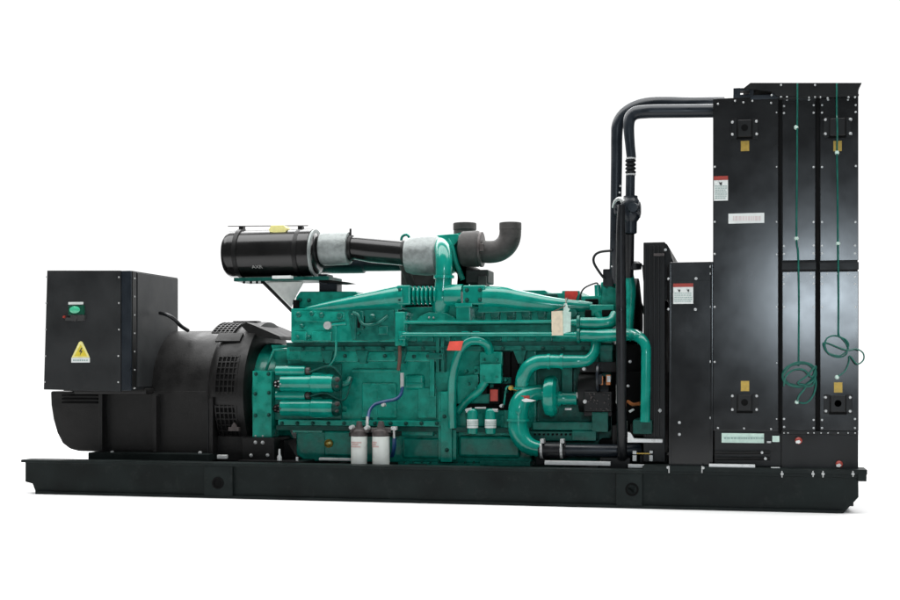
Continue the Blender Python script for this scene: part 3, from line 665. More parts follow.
# oil cooler under the pump
g = G(); g.box(532, 422, 608, 430.5, 0.34, 0.5, 0.008, 3); g.box(530, 431.5, 590, 441, 0.35, 0.5, 0.006); g.box(572, 431, 596, 441, 0.33, 0.5, 0.006); g.box(592, 412, 608, 432, 0.335, 0.5, 0.006)
oc = part('oil_cooler', g, GREEN4, root)
g = G()
for k in range(13): g.ly([(-0.012, 0.9), (0.01, 1.3)], 535+k*4.4, 434.5, 0.345, 8)
part('cooler_bolt_row', g, DARK, oc)

# ---- gear case and belt drive (dark, front of engine)
g = G(); g.box(534, 343, 614, 462, 0.50, 1.1, 0.008); gc = part('gear_case', g, GREEN4, root)
g = G(); g.box(562, 366, 572, 392, 0.42, 0.52, 0.004); g.box(600, 345, 612, 366, 0.40, 0.5, 0.006); part('case_rib', g, GREEN4, gc)
g = G(); g.lx([(579, 8), (580, 20), (588, 21), (600, 20.5), (602, 16), (610, 15), (611, 5)], 392, 0.42, 32); ca = part('charging_alternator', g, BLACK, root)
g = G(); g.lx([(597, 13), (597.4, 14.6), (599.6, 14.6), (600, 13)], 378, 0.30, 24); g.box(598, 375, 601.5, 384, 0.255, 0.28, 0.002); part('highlight_ring', g, HOSE, ca)  # blue-grey ring; a small highlight is put into its colour
g = G(); g.box(600.5, 376, 603, 385, 0.262, 0.29, 0.002); g.box(606, 375, 610.4, 385, 0.258, 0.29, 0.003); part('winding', g, COPR, ca)
g = G(); g.box(607, 376, 610.4, 382, 0.252, 0.27, 0.002); g.ly([(-0.015, 1.6), (0.02, 2.2)], 584, 369, 0.27, 12); g.ly([(-0.015, 1.8), (0.02, 2.4)], 585, 401.8, 0.25, 12); part('alternator_bolt', g, ZINC, ca)
g = G(); g.box(580, 362, 616, 372, 0.36, 0.5, 0.004); g.box(584, 405, 612, 416, 0.34, 0.6, 0.006); part('alternator_bracket', g, BLACK, ca)
g = G()
for k in range(26): g.ly([(-0.008, 0.35+0.5*random.random()), (0.01, 0.9)], 588+random.random()*24, 394+random.random()*17, 0.255, 6)
part('vent_perforation', g, FHEAD, ca)
g = G(); g.box(584, 392, 612, 412, 0.26, 0.40, 0.01, 3); part('alternator_cover', g, BLACK, ca)
# fan hub and dark front bay
g = G(); g.lathe(Vector((PX(632, 0.7), 0.8, 1.03)), (1, 0, 0), [(-0.06, 0.1), (-0.05, 0.26), (0.03, 0.26), (0.05, 0.1)], 40); fan = part('fan_pulley', g, DARK, root)
for k in range(8):
    g = G(); a = k*math.pi/4
    c = Vector((PX(648, 0.7), 0.8, 1.03)); d = Vector((0, math.cos(a), math.sin(a))); e = Vector((0, -math.sin(a), math.cos(a)))
    q = [c+d*0.12+e*0.05+Vector((0.02, 0, 0)), c+d*0.12-e*0.05-Vector((0.02, 0, 0)), c+d*0.36-e*0.1-Vector((0.03, 0, 0)), c+d*0.36+e*0.1+Vector((0.03, 0, 0))]
    a1 = [g.bm.verts.new(p) for p in q]; b1 = [g.bm.verts.new(p+Vector((0.012, 0, 0))) for p in q]
    g.bm.faces.new(a1); g.bm.faces.new(b1[::-1])
    for i in range(4): g.bm.faces.new((a1[i], b1[i], b1[(i+1) % 4], a1[(i+1) % 4]))
    part('fan_blade', g, DARK, fan)
g = G(); g.box(612, 372, 668, 464, 0.46, 1.2, 0.006); g.box(612, 345, 640, 380, 0.5, 1.1, 0.004); g.box(600, 440, 646, 462, 0.36, 0.6, 0.006); fb = part('front_support', g, DARK, root)
g = G(); g.box(630, 424, 664, 436, 0.30, 0.5, 0.006); g.box(612, 425, 628, 460, 0.33, 0.5, 0.006); part('support_bracket', g, BLACK, fb)
g = G(); g.box(633, 420, 652, 434, 0.11, 0.4, 0.006); part('pipe_socket', g, GREEN3, fb)
g = G(); g.prism([(627.5, 432), (630.5, 433), (634, 438.4), (662.6, 439.4), (662.6, 442.8), (627.5, 442.6)], 0.12, 0.158, 0.002); part('gap_bar', g, STEEL, fb)  # bright bar added in place of a white gap
g = G(); g.box(616.4, 385, 618.4, 403, 0.17, 0.19, 0.001); g.box(616.4, 385, 622, 387.2, 0.171, 0.19, 0.001); g.box(616.4, 401, 624, 403.4, 0.171, 0.19, 0.001); part('white_bracket', g, WHITE, fb)
g = G(); g.tube([(628, 401.5, 0.27), (633, 404.5, 0.2), (640, 403.5, 0.14)], 1.7, 8); part('copper_union', g, COPR, fb)
g = G(); g.prism([(628.5, 411), (633, 408.4), (634.5, 410), (630, 413)], 0.26, 0.28, 0.001); g.box(620.6, 421.4, 626.4, 428.2, 0.2, 0.23, 0.002); part('white_clip', g, WHITE, fb)
bolts(fb, [(630, 361.6), (628, 386)], 0.24, BOLT)
bolts(fb, [(659.5, 410.5)], 0.15, BBOLT)
g = G()
for a, c, b, d in ((632.6, 451, 636.4, 454.4), (632.6, 455.4, 636.4, 461.2), (649.4, 451, 652.6, 453.6), (649.4, 455.4, 652.6, 461.2)): g.box(a, c, b, d, 0.125, 0.158, 0.002)
part('shim_block', g, ZINC, fb)
g = G(); g.box(636, 453, 650, 454.2, 0.13, 0.145, 0.0005); part('brass_rod', g, BRASS, fb)
g = G(); g.box(640, 455, 668, 463.5, 0.26, 0.5, 0.004); g.box(600, 458, 630, 470, 0.22, 0.5, 0.006); part('support_foot', g, BLACK, fb)

# ---- thermostat housing, top front
g = G(); g.box(582, 296, 604, 320, 0.46, 0.9, 0.008); g.box(601, 282, 618, 318, 0.42, 0.8, 0.01, 3); g.box(590, 305, 614, 316, 0.38, 0.5, 0.008, 3); g.tube([(600, 318, 0.38), (597, 312, 0.38)], 4, 12, 1)
th = part('thermostat_housing', g, GREEN, root)
g = G(); g.box(585, 299, 598, 305, 0.44, 0.5, 0.004); g.box(585, 310, 591, 318, 0.36, 0.45, 0.004); g.box(602, 310, 612, 316, 0.36, 0.45, 0.004); part('housing_shade_block', g, DARK, th)  # solid black blocks painted as the dark of the housing's hollows
g = G(); g.tube([(580, 300, 0.4), (581.5, 292, 0.4), (586, 287, 0.4), (596, 283, 0.4), (598, 285, 0.4)], 0.8, 8); part('wire_loop', g, RUBBER, th)
g = G(); g.tube([(605, 279, 0.35), (600, 273, 0.33), (594, 263, 0.31), (594.4, 256, 0.31), (600, 252, 0.31), (612, 250.6, 0.3)], 1.3, 10); part('sensor_cable', g, RUBBER, th)
g = G(); g.box(603, 269, 613, 286, 0.36, 0.45, 0.006); part('sensor_block', g, RUBBER, th)
g = G(); g.tube([(597.4, 285, 0.41), (598, 296, 0.41)], 3.2, 12, 1); g.tube([(629, 274, 0.3), (631, 290, 0.3), (630, 312, 0.29), (629, 332, 0.28)], [4.4, 5, 4.4, 4], 14); part('vent_pipe', g, GREEN, th)
bolts(th, [(607, 287), (614, 287)], 0.42, DBOLT, 'painted_bolt')

# ---- black coolant pipes from the radiator
g = G(); g.tube([(724, 103, 0.5), (690, 103.2, 0.47), (660, 102.6, 0.40), (645, 104, 0.36), (633, 108, 0.33), (623.6, 114.6, 0.31), (618, 124, 0.30), (616.8, 136, 0.30), (616.6, 160, 0.30), (616, 200, 0.31), (615.4, 250, 0.34), (614.6, 282, 0.4)], [6.2, 6.2, 6.2, 6.4, 6.4, 6.4, 6.2, 5.8, 5.7, 5.6, 5.6, 5.6], 22)
pa = part('coolant_return_pipe', g, HOSE, root)
g = G(); g.tube([(724, 110.6, 0.28), (690, 111, 0.28), (658, 111.2, 0.26), (646, 111.6, 0.25), (635.6, 113, 0.23), (630, 118, 0.22), (628.8, 127, 0.21), (630, 144, 0.21), (631.4, 158, 0.21)], [6.8, 6.8, 6.8, 6.8, 6.6, 6.2, 5.5, 4.9, 4.7], 22)
pb = part('coolant_supply_pipe', g, HOSE, root)
g = G()
for k in range(4): g.lz([(174-k*3.8, 3.8), (173-k*3.8, 5.3), (171.5-k*3.8, 5.3), (170.4-k*3.8, 3.8)], 630.6, 0.21, 22)
part('rubber_bellows', g, RUBBER, pb)
for v in (158.5, 174.6):
    g = G(); g.lz([(v+0.9, 4), (v+0.8, 5), (v-0.8, 5), (v-0.9, 4)], 630.8, 0.21, 22); part('hose_clamp', g, ZINC, pb)
g = G(); g.tube([(630.4, 173, 0.21), (630, 199, 0.21)], 4.6, 18, 1); part('lower_spool', g, HOSE, pb)
g = G(); g.lz([(234, 4.6), (233, 6.2), (222, 6.4), (219, 8.6), (214, 10), (204, 10), (200, 8), (198, 7), (196, 7), (195.6, 4)], 630.6, 0.21, 28); g.lx([(614.5, 3), (615, 5.6), (621, 6), (626, 8), (640, 8.4), (641, 5)], 210, 0.21, 22)
g.ly([(-0.085, 1.5), (-0.084, 4.6), (-0.06, 5.2), (0, 5.6)], 634, 209, 0.21, 22)
vl = part('thermostat_valve', g, HOSE, pb)
g = G(); g.tube([(613, 207, 0.25), (615, 201.5, 0.18), (619.6, 198.6, 0.14), (623.4, 202, 0.13)], [1.2, 1.6, 2, 2.4], 12); part('bleed_elbow', g, ZINC, pb)
g = G(); g.tube([(621.4, 205, 0.10), (620.8, 230, 0.10), (621, 300, 0.11), (621.4, 380, 0.12), (622, 440, 0.15), (622.6, 458, 0.2)], [3.4, 4.4, 5.2, 5.2, 4.8, 5], 18); part('long_down_pipe', g, RUBBER, pb)
g = G(); g.tube([(629.4, 234, 0.21), (629, 262, 0.24), (628.6, 276, 0.28)], 4.9, 18, 1); g.lz([(270, 3), (269.6, 7.2), (264, 8.2), (261.6, 5)], 634, 0.27, 20); part('lower_hose', g, RUBBER, pb)
bolts(pb, [(619.6, 192.5), (611.8, 266.5), (620.4, 186)], 0.2, SBOLT)

# ---- air cleaner
YC = 0.55
VC = 253.6
g = G(); g.lx([(228, 17), (229, 21.4), (231.4, 23.2), (235, 23.6), (311, 23.6), (314, 23), (315, 19)], VC, YC, 56)
ac = part('air_cleaner', g, GLOSS, root)
for u in (242.5, 301.5):
    g = G(); g.lx([(u-2.2, 23), (u-2, 24.5), (u+2, 24.5), (u+2.2, 23)], VC, YC, 56); g.box(u-3.6, 226, u+0.4, 232, YC-0.02, YC+0.02, 0.003); part('clamp_band', g, BLACK, ac)
g = G(); g.lx([(314.4, 20), (314.8, 24.0), (316.8, 24.0), (317.2, 20)], VC, YC, 56); part('end_ring', g, SILVER, ac)
g = G(); g.lx([(317, 20.6), (318.4, 19.6), (320.4, 16), (321, 10)], VC, YC, 48); part('outlet_cap', g, GLOSS, ac)
g = G(); g.tube([(228, 226.2, YC), (308, 225.6, YC)], 0.5, 6, 1); g.tube([(240, 226, YC), (240, 231, YC)], 0.5, 6, 1); part('clamp_rod', g, FHEAD, ac)
g = G(); g.prism([(268.6, 230), (271, 225.4), (283.6, 225.2), (286, 228), (285, 232), (276, 232.8), (270, 232)], 0.47, 0.56, 0.001); part('yellow_sticker', g, PYELL, ac)
kk = S(257, YC); ang = math.radians(38)
o = text('printed_letters', 'AXR', 257, 268.4, YC, 4.0, GREYLOGO, ac)
rr = 23.8*kk; o.rotation_euler = (ang, 0, 0)
o.location = Vector((PX(257, YC-rr*math.cos(ang)), YC-rr*math.cos(ang), PZ(VC, 257, YC)-rr*math.sin(ang)))-WL[ac.name]
g = G(); g.wbox(PX(236, 0.45), PX(330, 0.45), 0.42, 0.68, PZ(280.6, 285, 0.45), PZ(277.6, 285, 0.45), 0.002)
sb = part('cradle_bracket', g, GREEN3, ac)
g = G(); g.prism([(319, 280), (330, 280), (348, 282.2), (338, 283), (319, 282)], 0.43, 0.6, 0.001)
for u in (244, 251, 257, 262): g.lz([(283.5, 1.2), (280, 1.4)], u, 0.45, 8)
part('bracket_underside', g, DARK, ac)
g = G(); g.box(272, 275.6, 290.6, 278.4, 0.37, 0.42, 0.001); part('white_plate', g, WHITE, ac)
g = G(); g.tube([(262, 281, 0.46), (292, 311, 0.46)], 1.7, 8, 1); part('strut', g, BLACK, ac)
g = G(); g.prism([(264, 281), (304, 281), (296, 295), (291, 307)], 0.55, 0.56, 0.0005); part('gusset_plate', g, GUSSET, ac)
g = G(); g.prism([(319, 282), (337, 282), (337, 300), (319, 300)], 0.5, 0.6, 0.004); g.prism([(318, 274), (327, 274), (327, 284), (319, 284)], 0.48, 0.6, 0.003); part('cleaner_post', g, HOSE, ac)
# ducts
g = G(); g.lx([(321, 9), (322, 15.6), (325, 16.8), (333, 16.8), (346, 16.4), (349.4, 16), (349.6, 12)], 248.6, YC, 36); d1 = part('intake_boot', g, SILVER, root)
g = G(); g.tube([(348, 249.5, YC), (354, 248, YC), (372, 250.2, YC), (398, 252.6, YC), (412, 254, YC)], [11.6, 11.4, 12.4, 12.4, 12.2], 28); part('intake_duct', g, GLOSS, d1)
for u, v, r in ((351.5, 248.4, 13.2), (404.5, 253.2, 13)):
    g = G(); g.lx([(u-1.6, r-1.6), (u-1.4, r), (u+1.4, r), (u+1.6, r-1.6)], v, YC, 32)
    g.tube([(u-1, v-r-6.5, YC), (u-1, v-r, YC)], 1.1, 8, 1) if u < 400 else None
    part('duct_clamp', g, BLACK, d1)
g = G(); g.lx([(322, 8), (322.5, 11), (364, 11.2), (366, 9)], 262.5, 0.85, 24); g.lx([(366, 9), (410, 9.4)], 262, 0.85, 24); part('second_duct', g, HOSE, d1)
g = G(); g.lx([(406.6, 12), (407, 17), (413, 19), (427, 20.2), (437, 19.4), (440, 17), (440.4, 10)], 255.4, YC+0.02, 40); part('compressor_boot', g, SILVER, d1)
# ---- turbocharger
g = G(); g.lx([(438, 8), (438.4, 17), (442, 20), (450, 20.4), (456, 17.6), (459, 10)], 255, 0.72, 40); tu = part('turbocharger', g, GREEN, root)
g = G(); g.prism([(428, 236), (442, 234.6), (458, 233.4), (459, 240), (450, 250), (430, 240)], 0.6, 0.8, 0.006); g.tube([(447, 240, 0.6), (452, 248, 0.6), (456, 262, 0.6), (463, 280, 0.6)], [3, 2.6, 2.6, 2.6], 10); g.prism([(452, 235), (461, 233), (460, 262), (456, 290), (470, 292), (462, 270)], 0.66, 0.72, 0.003); part('turbo_bracket', g, GREEN, tu)
g = G(); g.tube([(401, 243, 0.62), (402, 237, 0.62), (406, 234.6, 0.62), (409, 237, 0.62), (408.4, 242, 0.62)], 1.4, 8); part('lifting_eye', g, GREEN, tu)
g = G(); g.lx([(459, 8), (460.6, 15), (463, 17.6), (478, 18.2), (481.4, 16), (482, 8)], 249, 0.62, 40); tb2 = part('turbine_housing', g, EXH, tu)
g = G(); g.lx([(480, 16), (480.4, 17.6), (482.6, 17.6), (483, 16)], 249.5, 0.62, 36); g.box(479.6, 244, 483, 251, 0.5, 0.53, 0.003); part('v_band_clamp', g, ZINC if False else FHEAD, tu)
g = G(); g.tube([(458, 266, 0.75), (470, 274, 0.72), (478, 280, 0.70), (482, 292, 0.7)], [6, 9, 9.5, 7], 16); g.box(466, 270, 488, 283, 0.62, 0.8, 0.008, 3); g.box(401, 268, 438, 286, 0.75, 0.95, 0.01, 3); g.tube([(402, 262, 0.7), (408, 276, 0.7), (412, 288, 0.7)], 4.5, 12); g.box(478, 276, 486, 292, 0.6, 0.7, 0.006); part('turbo_support', g, EXH, tu)
g = G(); g.box(402, 268, 440, 290, 0.82, 1.0, 0.004); part('exhaust_manifold', g, DARK, tu)
# exhaust outlets
g = G(); g.tube([(482, 251.4, 0.62), (490, 252, 0.62), (499, 250.4, 0.62), (506.4, 244.6, 0.62), (510, 236, 0.62), (510.4, 223.4, 0.62)], [11, 11.2, 11.2, 11.2, 11, 10.8], 28)
ex = part('exhaust_elbow', g, EXH, root)
g = G(); g.lz([(230, 10.5), (229.8, 11.1), (223.6, 11.1), (222.8, 10.9), (222.8, 9.8), (227, 9.6)], 510.4, 0.62, 32); part('outlet_lip', g, EXH, ex)
g = G(); g.tube([(464, 262, 1.0), (464.6, 244, 1.0), (464.8, 223.8, 1.0)], [11, 11.2, 11], 26, 1); ex2 = part('exhaust_stack', g, EXH, root)
g = G(); g.lz([(230, 11), (229.8, 11.7), (224, 11.7), (223.2, 11.4), (223.2, 10.2), (227, 10)], 464.8, 1.0, 32); part('outlet_lip', g, EXH, ex2)

# ---- fan guard and shroud
YG = 0.16
g = G(); g.box(643.4, 242.2, 665, 462, YG, 1.44, 0.004); fg = part('fan_guard', g, BLACK, root)
for u in (645.4, 649.6, 654, 658.4): 
    g = G(); g.box(u-0.7, 246, u+0.7, 438, YG-0.012, YG+0.01, 0.002); part('guard_slat', g, BLACK, fg)
g = G(); g.prism([(664, 242.6), (667, 244), (669.4, 248), (671, 256), (674, 264), (674, 300), (664, 300)], YG+0.03, 1.4, 0.003); part('guard_cheek', g, BLACK, fg)
bolts(fg, [(665.5, 249.8)], YG, BOLT)
g = G(); g.box(654, 253.6, 664, 255.6, YG-0.014, YG+0.01, 0.001); part('slot_plate', g, FHEAD, fg)
YS = 0.07
g = G(); g.wbox(PX(669.5, YS), PX(712.6, YS), YS, 1.52, PZ(470, 690, YS), PZ(262.4, 690, YS), 0.005)
sh = part('fan_shroud', g, PANEL, root)
g = G(); g.wbox(PX(710.6, YS), PX(713, YS), YS-0.012, YS+0.02, PZ(452, 712, YS), PZ(264, 712, YS), 0.002); g.wbox(PX(669, YS), PX(671, YS), YS-0.01, YS+0.02, PZ(470, 670, YS), PZ(264, 670, YS), 0.002); g.box(669, 280.6, 711, 282, YS-0.004, YS+0.01, 0.001); part('shroud_edge_strip', g, PANEL, sh)
bolts(sh, [(668.8, 278.8), (696, 278.6), (668.8, 309.2), (695.4, 309.4), (711, 266.6), (711.2, 273.6), (711.4, 306.8), (711, 361.6), (679.4, 422.6), (679.4, 434.4), (711, 418)], YS-0.002, BOLT)
def warn(parent, u0, v0, u1, v1, hd, Y, icons):
    g = G(); patch(g, u0, v0, u1, v1, Y); lb = part('danger_label', g, WHITE, parent)
    return lb
def warn_parts(parent, u0, v0, u1, v1, hd, Y, icons):
    g = G(); patch(g, u0, v0, u1, v1, Y); part('danger_label', g, WHITE, parent)
    g = G(); patch(g, u0, v0-0.2, u1, v0+hd, Y-0.001); part('label_header', g, DRED, parent)
    g = G()
    for (iu, iv, s_) in icons:
        g.prism([(iu-1.6*s_, iv-1.7*s_), (iu-0.3*s_, iv-0.6*s_), (iu+1.5*s_, iv-1.2*s_), (iu+1.3*s_, iv+1.2*s_), (iu+0.4*s_, iv+2*s_), (iu-0.6*s_, iv+1.0*s_)], Y-0.0052, Y+0.003)
    part('pictogram', g, INK, parent)
    g = G(); n = int((v1-v0-hd-6.5)/2.0)
    for k in range(n):
        vv = v1-2.2-k*2.0; uu = u0+1.2
        while uu < u1-2.2:
            wd = 0.9+1.6*random.random(); patch(g, uu, vv-0.75, min(uu+wd, u1-1), vv, Y-0.001); uu += wd+0.5
    part('label_text_lines', g, GINK, parent)
warn_parts(sh, 673.2, 283.6, 693.2, 303.8, 3.4, YS, [(679, 290.4, 0.9), (688, 290.2, 0.9)])

# ---- radiator
YR = 0.05
g = G()
xa, xb = PX(713.4, YR), PX(858.6, YR)
z1, z0 = PZ(97.5, 780, YR), ZT+0.026
g.wbox(xa+0.004, xb-0.004, YR+0.016, 1.54, z0, z1-0.003, 0.006)
rad = part('radiator', g, BLACK, root)
# core face and side stiffeners seen from the end
g = G()
for k in range(22): g.wbox(xb-0.006, xb+0.004, 0.16+k*0.06, 0.185+k*0.06, z0+0.25, z1-0.2, 0.002)
part('core_guard', g, DARK, rad)
def panel(u0, v0, u1, v1, y=YR, m=PANEL):
    g = G(); uc = (u0+u1)/2
    g.wbox(PX(u0, y), PX(u1, y), y, y+0.02, PZ(v1, uc, y), PZ(v0, uc, y), 0.0035)
    return part('radiator_side_panel', g, m, root)
p_main = panel(713.4, 97.6, 778.0, 430.5)
p_mt = panel(782.2, 97.6, 815.6, 260.6); p_rt = panel(820.0, 97.6, 858.4, 260.6)
p_mb = panel(782.2, 271.4, 815.6, 431); p_rb = panel(820.0, 271.4, 858.4, 431)
g = G(); g.box(781.4, 434.6, 858.2, 469.4, YR+0.004, YR+0.2, 0.004); plinth = part('radiator_plinth', g, BLACK, root)
g = G(); g.box(714, 432, 779, 469, YR+0.03, YR+0.2, 0.004); part('plinth_recess', g, DARK, plinth)
g = G(); g.box(782, 262.6, 816, 269.6, YR-0.008, YR+0.03, 0.003); g.box(820, 262.6, 858.4, 269.6, YR-0.008, YR+0.03, 0.003); g.box(782, 431.6, 858, 434.2, YR-0.006, YR+0.03, 0.002); part('joint_flange', g, BLACK, rad)
g = G()
for a, b in ((778.6, 781.6), (816.2, 819.4)): g.wbox(PX(a, YR), PX(b, YR), YR+0.004, YR+0.03, PZ(434, 800, YR), PZ(98, 800, YR), 0.001)
part('panel_seam', g, DARK, rad)
bolts(p_main, [(718, 104), (735, 101), (743.4, 102.5), (752.4, 101), (771, 103), (714.8, 167), (714.8, 222), (714.8, 254), (714.8, 307), (714.8, 362), (718, 428), (744, 428.4), (771, 429)], YR)
bolts(p_main, [(732.4, 122.4), (756.4, 121.6), (732.4, 134.6), (756.6, 134.2), (732.4, 396), (756.6, 396), (732.4, 409.6), (756.6, 409.6)], YR, BBOLT)
c1 = [(776.6, 112.6), (776.6, 167), (776.6, 222), (776.6, 254.6), (776.6, 307), (776.6, 363), (776.6, 419)]
bolts(p_main, c1, YR, SBOLT)
bolts(p_mt, [(784, 106), (784, 113), (784, 246), (784, 254), (813.6, 105), (813.6, 112.6), (813.6, 167), (813.6, 222), (813.6, 245.4), (813.6, 253.4), (787, 99.6), (809, 99.6)], YR, SBOLT)
bolts(p_rt, [(822, 105), (822, 112.6), (822, 167), (822, 222), (822, 245.8), (822, 253.4), (855.6, 105), (855.6, 112), (855.8, 166), (855.4, 222), (855, 245.6), (855, 253.4), (828, 99.6), (848, 99.6)], YR, SBOLT)
bolts(p_mb, [(784, 277), (784, 284), (784, 307), (784, 419), (784, 427), (813.6, 277), (813.6, 283.6), (813.6, 307), (813.6, 420), (813.6, 428), (788, 273.6), (811, 273.6)], YR, SBOLT)
bolts(p_rb, [(822, 277), (822, 284), (822, 307), (822, 420), (822, 428), (855, 277), (855, 284), (855.6, 307), (855, 419), (855, 428), (827, 273.6), (838, 273.6), (848, 273.6)], YR, SBOLT)
bolts(p_rb, [(825.6, 397.4), (850, 397.4), (825.8, 411), (850, 411.2)], YR, BBOLT)
bolts(p_rt, [(825.4, 120), (850, 119.4), (825.4, 134), (850, 133.6)], YR, BBOLT)
bolts(plinth, [(784, 433), (788, 433), (808, 433), (814, 433), (821, 433), (828, 433), (838, 433), (848, 433), (855, 433)], YR-0.006, SBOLT)
def block(parent, u, v, w_, h):
    g = G(); g.box(u-w_/2, v-h/2, u+w_/2, v+h/2, YR-0.028, YR+0.002, 0.006, 3); part('lifting_block', g, BLACK, parent)
    g = G(); g.box(u-w_/2-1, v+h/2, u+w_/2+1, v+h/2+2.2, YR-0.012, YR+0.002, 0.002); g.ly([(-0.0005, 3.4), (0.01, 3.4)], u, v-0.5, YR-0.029, 20); part('block_slot', g, DARK, parent)
    for du in (-w_/2-3.5, w_/2+3.5):
        g = G(); g.box(u+du-2.6, v-h/2-1, u+du+2.6, v+h/2+1.5, YR-0.007, YR+0.002, 0.002); part('block_flange', g, BLACK, parent)
block(p_main, 744.6, 128, 14, 17); block(p_rt, 837.6, 126.6, 15, 17); block(p_main, 744.6, 403, 14, 16); block(p_rb, 838, 404, 15, 16)
for pr, u, v in ((p_main, 745, 146), (p_rt, 837.6, 146), (p_main, 745, 386.2), (p_rb, 838.2, 387.6)):
    g = G(); patch(g, u-4.2, v-5.2, u+4.2, v+5, YR); part('brass_tag', g, BRASS, pr)
warn_parts(p_main, 713.8, 176.2, 728, 200.6, 3.8, YR, [(720.4, 183.2, 1.1)])
g = G(); patch(g, 728.4, 213.2, 764.2, 223.2, YR); part('name_plate', g, WHITE, p_main)
g = G(); uu = 733.0
while uu < 759:
    wd = 1+2*random.random(); patch(g, uu, 216, uu+wd, 220.6, YR-0.001); uu += wd+0.8
part('plate_print', g, mat('faint_grey_print', (0.62, 0.55, 0.54), 0.5), p_main)
g = G(); g.box(721.6, 433.4, 764, 443, YR-0.002, YR+0.04, 0.001); part('long_label', g, PALE, plinth, 'long pale label with small print')
g = G(); uu = 724.0
while uu < 761:
    wd = 1+2.4*random.random(); patch(g, uu, 437.6, uu+wd, 439.0, YR-0.0035); uu += wd+0.7
part('label_print', g, GINK, plinth)
g = G(); g.box(772.4, 436, 779.4, 442, YR-0.004, YR+0.04, 0.001); part('small_label', g, PALE, plinth)
for v in (452.6, 458.6):
    g = G(); g.tube([(715, v, YR+0.004), (770, v, YR+0.004)], 1.6, 10, 1); part('drain_pipe', g, BLACK, plinth)
g = G(); g.ly([(-0.02, 1.3), (0.02, 1.8)], 765.4, 458.6, YR-0.006, 12); g.ly([(-0.02, 1.2), (0.02, 1.6)], 762, 452.6, YR-0.006, 12); g.box(767, 441.4, 771, 443, YR, YR+0.03, 0.001); part('drain_fitting', g, ZINC, plinth)
for u, v in ((798.6, 440.6), (839.2, 464.2)):
    g = G(); g.ly([(-0.02, 2.0), (-0.014, 3.4), (0.01, 3.6)], u, v, YR, 18); part('drain_cap', g, DRED, plinth, 'red capped drain plug')
    g = G(); g.prism([(u-3, v+0.6), (u+0.6, v-0.4), (u+2.4, v+1.4), (u+0.4, v+3.2), (u-2.6, v+2.8)], YR-0.025, YR-0.019, 0.0006); part('cap_white_plate', g, WHITE, plinth)  # white part of the red and white cap
# green earth cables on the panels
def cable(pts, r, parent, name='earth_cable'):
    g = G(); g.tube(pts, r, 8, 5); return part(name, g, CABLE, parent)
Yw = YR-0.012
cable([(797.4, 83, Yw-0.02), (797.4, 97, Yw-0.022), (797.2, 127, Yw), (797, 180, Yw), (796.6, 238, Yw), (798, 250, Yw-0.008), (798.6, 268, Yw-0.012), (799, 300, Yw), (798.8, 340, Yw), (798.6, 366, Yw)], 0.85, p_mt)
cable([(836.8, 83, Yw-0.02), (836.8, 97, Yw-0.022), (836.8, 114, Yw-0.01), (837, 119, Yw-0.02), (837.4, 134, Yw-0.02), (837, 150, Yw), (837.6, 190, Yw), (838, 243, Yw), (838.4, 268, Yw-0.012), (838.6, 300, Yw), (838.4, 335, Yw)], 0.85, p_rt)
def coil(cx, cy, rx, ry, turns, rot, amp, start, end, seed):
    rnd = random.Random(seed); pts = [start] if start else []
    n = int(turns*12)
    for k in range(n+1):
        a = -math.pi/2+k/12*2*math.pi; j = 1+amp*(rnd.random()-0.5)+0.05*math.sin(k*0.31)
        x = rx*j*math.cos(a); y = ry*j*math.sin(a)
        pts.append((cx+x*math.cos(rot)-y*math.sin(rot), cy+x*math.sin(rot)+y*math.cos(rot), Yw-0.004-0.008*rnd.random()-0.002*(k/12)))
    pts += end
    return pts
g = G(); g.tube(coil(799, 374.5, 16, 11.5, 3.6, -0.12, 0.16, (798.6, 362, Yw), [(812, 386, Yw-0.02), (814.6, 376, Yw-0.02), (816, 385, Yw-0.02), (813, 396, Yw-0.02), (806, 403, Yw-0.012), (797, 402, Yw)], 3), 0.85, 8, 4); part('cable_coil', g, CABLE, p_mb)
g = G(); g.tube([(784, 386, Yw-0.006), (786, 376, Yw-0.02), (794, 370, Yw-0.026), (804, 370, Yw-0.026), (812, 377, Yw-0.024), (816, 366, Yw-0.02), (807, 376, Yw-0.026), (798, 383, Yw-0.024), (806, 386, Yw-0.02), (799, 396, Yw-0.014), (797, 402, Yw)], 0.9, 8, 5); part('cable_coil', g, CABLE, p_mb)
g = G(); g.tube(coil(836.5, 346, 12, 10, 1.8, 0.3, 0.14, (838.4, 330, Yw), [(846, 350, Yw-0.02), (856, 349, Yw-0.03), (863, 353, Yw-0.034), (863.4, 360, Yw-0.034), (857, 364, Yw-0.03), (850, 356, Yw-0.02), (849, 362, Yw-0.015), (845, 371, Yw-0.01), (837, 377, Yw)], 5), 0.75, 8, 4); part('cable_coil', g, CABLE, p_rb)
for pr, u, v in ((p_mt, 796.2, 127.4), (p_mt, 796.6, 238.6), (p_rt, 837, 152.6), (p_rt, 838, 243.6), (p_mb, 797, 402), (p_rb, 837, 377.2)):
    g = G(); g.ly([(-0.018, 1.4), (-0.006, 2.2), (0.012, 2.3)], u, v, YR, 12); part('cable_plug', g, PALE, pr)
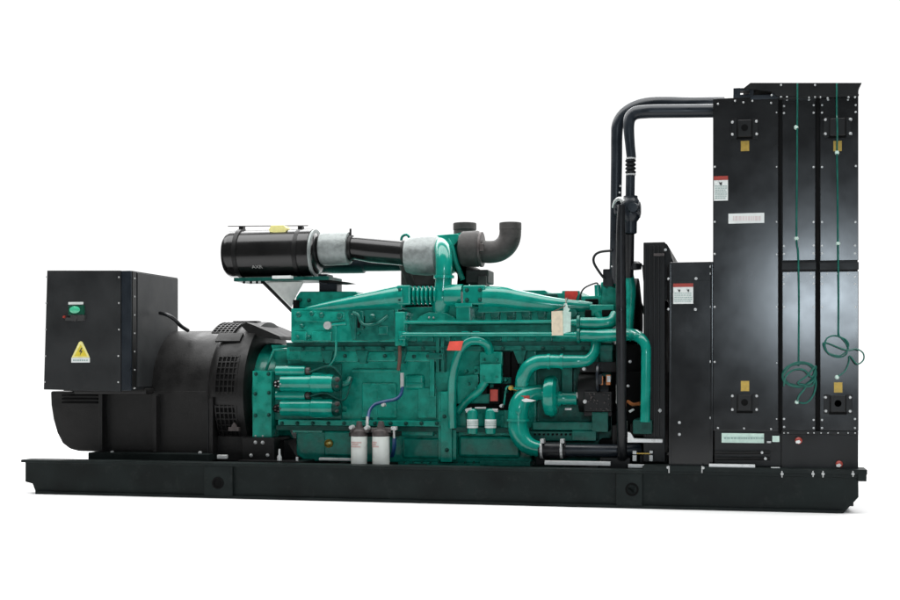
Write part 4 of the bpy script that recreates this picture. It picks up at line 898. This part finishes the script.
# hood on top
g = G(); g.prism([(743, 88.4), (750.4, 82.6), (862, 82.6), (858.6, 88.4), (858.4, 96.4), (777, 96.4), (772, 91.6), (757, 89.4)], YR-0.02, 1.5, 0.002); hood = part('radiator_hood', g, BLACK, root)
g = G(); g.box(736, 88, 753.4, 90.4, YR, YR+0.06, 0.002); g.box(733.6, 88.2, 740, 98, YR, YR+0.06, 0.002); g.box(749.6, 88.6, 753.4, 98, YR, YR+0.06, 0.002); g.box(733.6, 94.8, 753, 98.4, YR+0.001, YR+0.06, 0.002); part('lifting_lug', g, HOSE, hood)
g = G(); g.box(751, 95, 780, 98.6, YR-0.004, YR+0.06, 0.002); g.prism([(770, 95), (773, 91.4), (779, 91), (779, 97)], YR-0.01, YR+0.1, 0.001); part('hood_flange', g, HOSE, hood)
bolts(hood, [(781, 97), (787, 97), (809, 97.4), (815, 97), (820.4, 97), (827.6, 98), (848.6, 97), (855, 97), (815, 85), (781, 85), (771.6, 95)], YR-0.021, SBOLT)
g = G(); g.box(779, 95.6, 858.8, 97.4, YR-0.024, YR+0.03, 0.001); part('hood_lip', g, BLACK, hood)

# ---- card hanging from the rail by a string
YT = 0.235
g = G(); g.prism([(551.4, 311.4), (562.6, 310.6), (563, 331.6), (563.4, 335.2), (551.8, 335.6)], YT, YT+0.003, 0.0004)
tg = part('paper_tag', g, CREAM, None)
tg['label'] = 'cream and pale green paper card hanging on string over the green engine pipes'; tg['category'] = 'tag'
g = G(); g.prism([(562.4, 311), (571, 312), (570.6, 331.8), (566, 332.6), (563, 334), (562.6, 320)], YT+0.004, YT+0.006, 0.0004); part('folded_leaf', g, PALE, tg)
g = G(); g.prism([(564, 303.4), (567, 303.4), (568, 307.6), (570, 309), (567.6, 313), (563.4, 313), (563.4, 309)], YT-0.004, YT-0.002, 0.0004); part('tie', g, PALE, tg)
g = G(); g.tube([(554, 311, YT+0.001), (560, 308.6, YT), (565.5, 305, YT-0.001), (566, 299, YT+0.08), (568, 298, YT+0.2)], 0.5, 6); part('string', g, COPPER, tg)
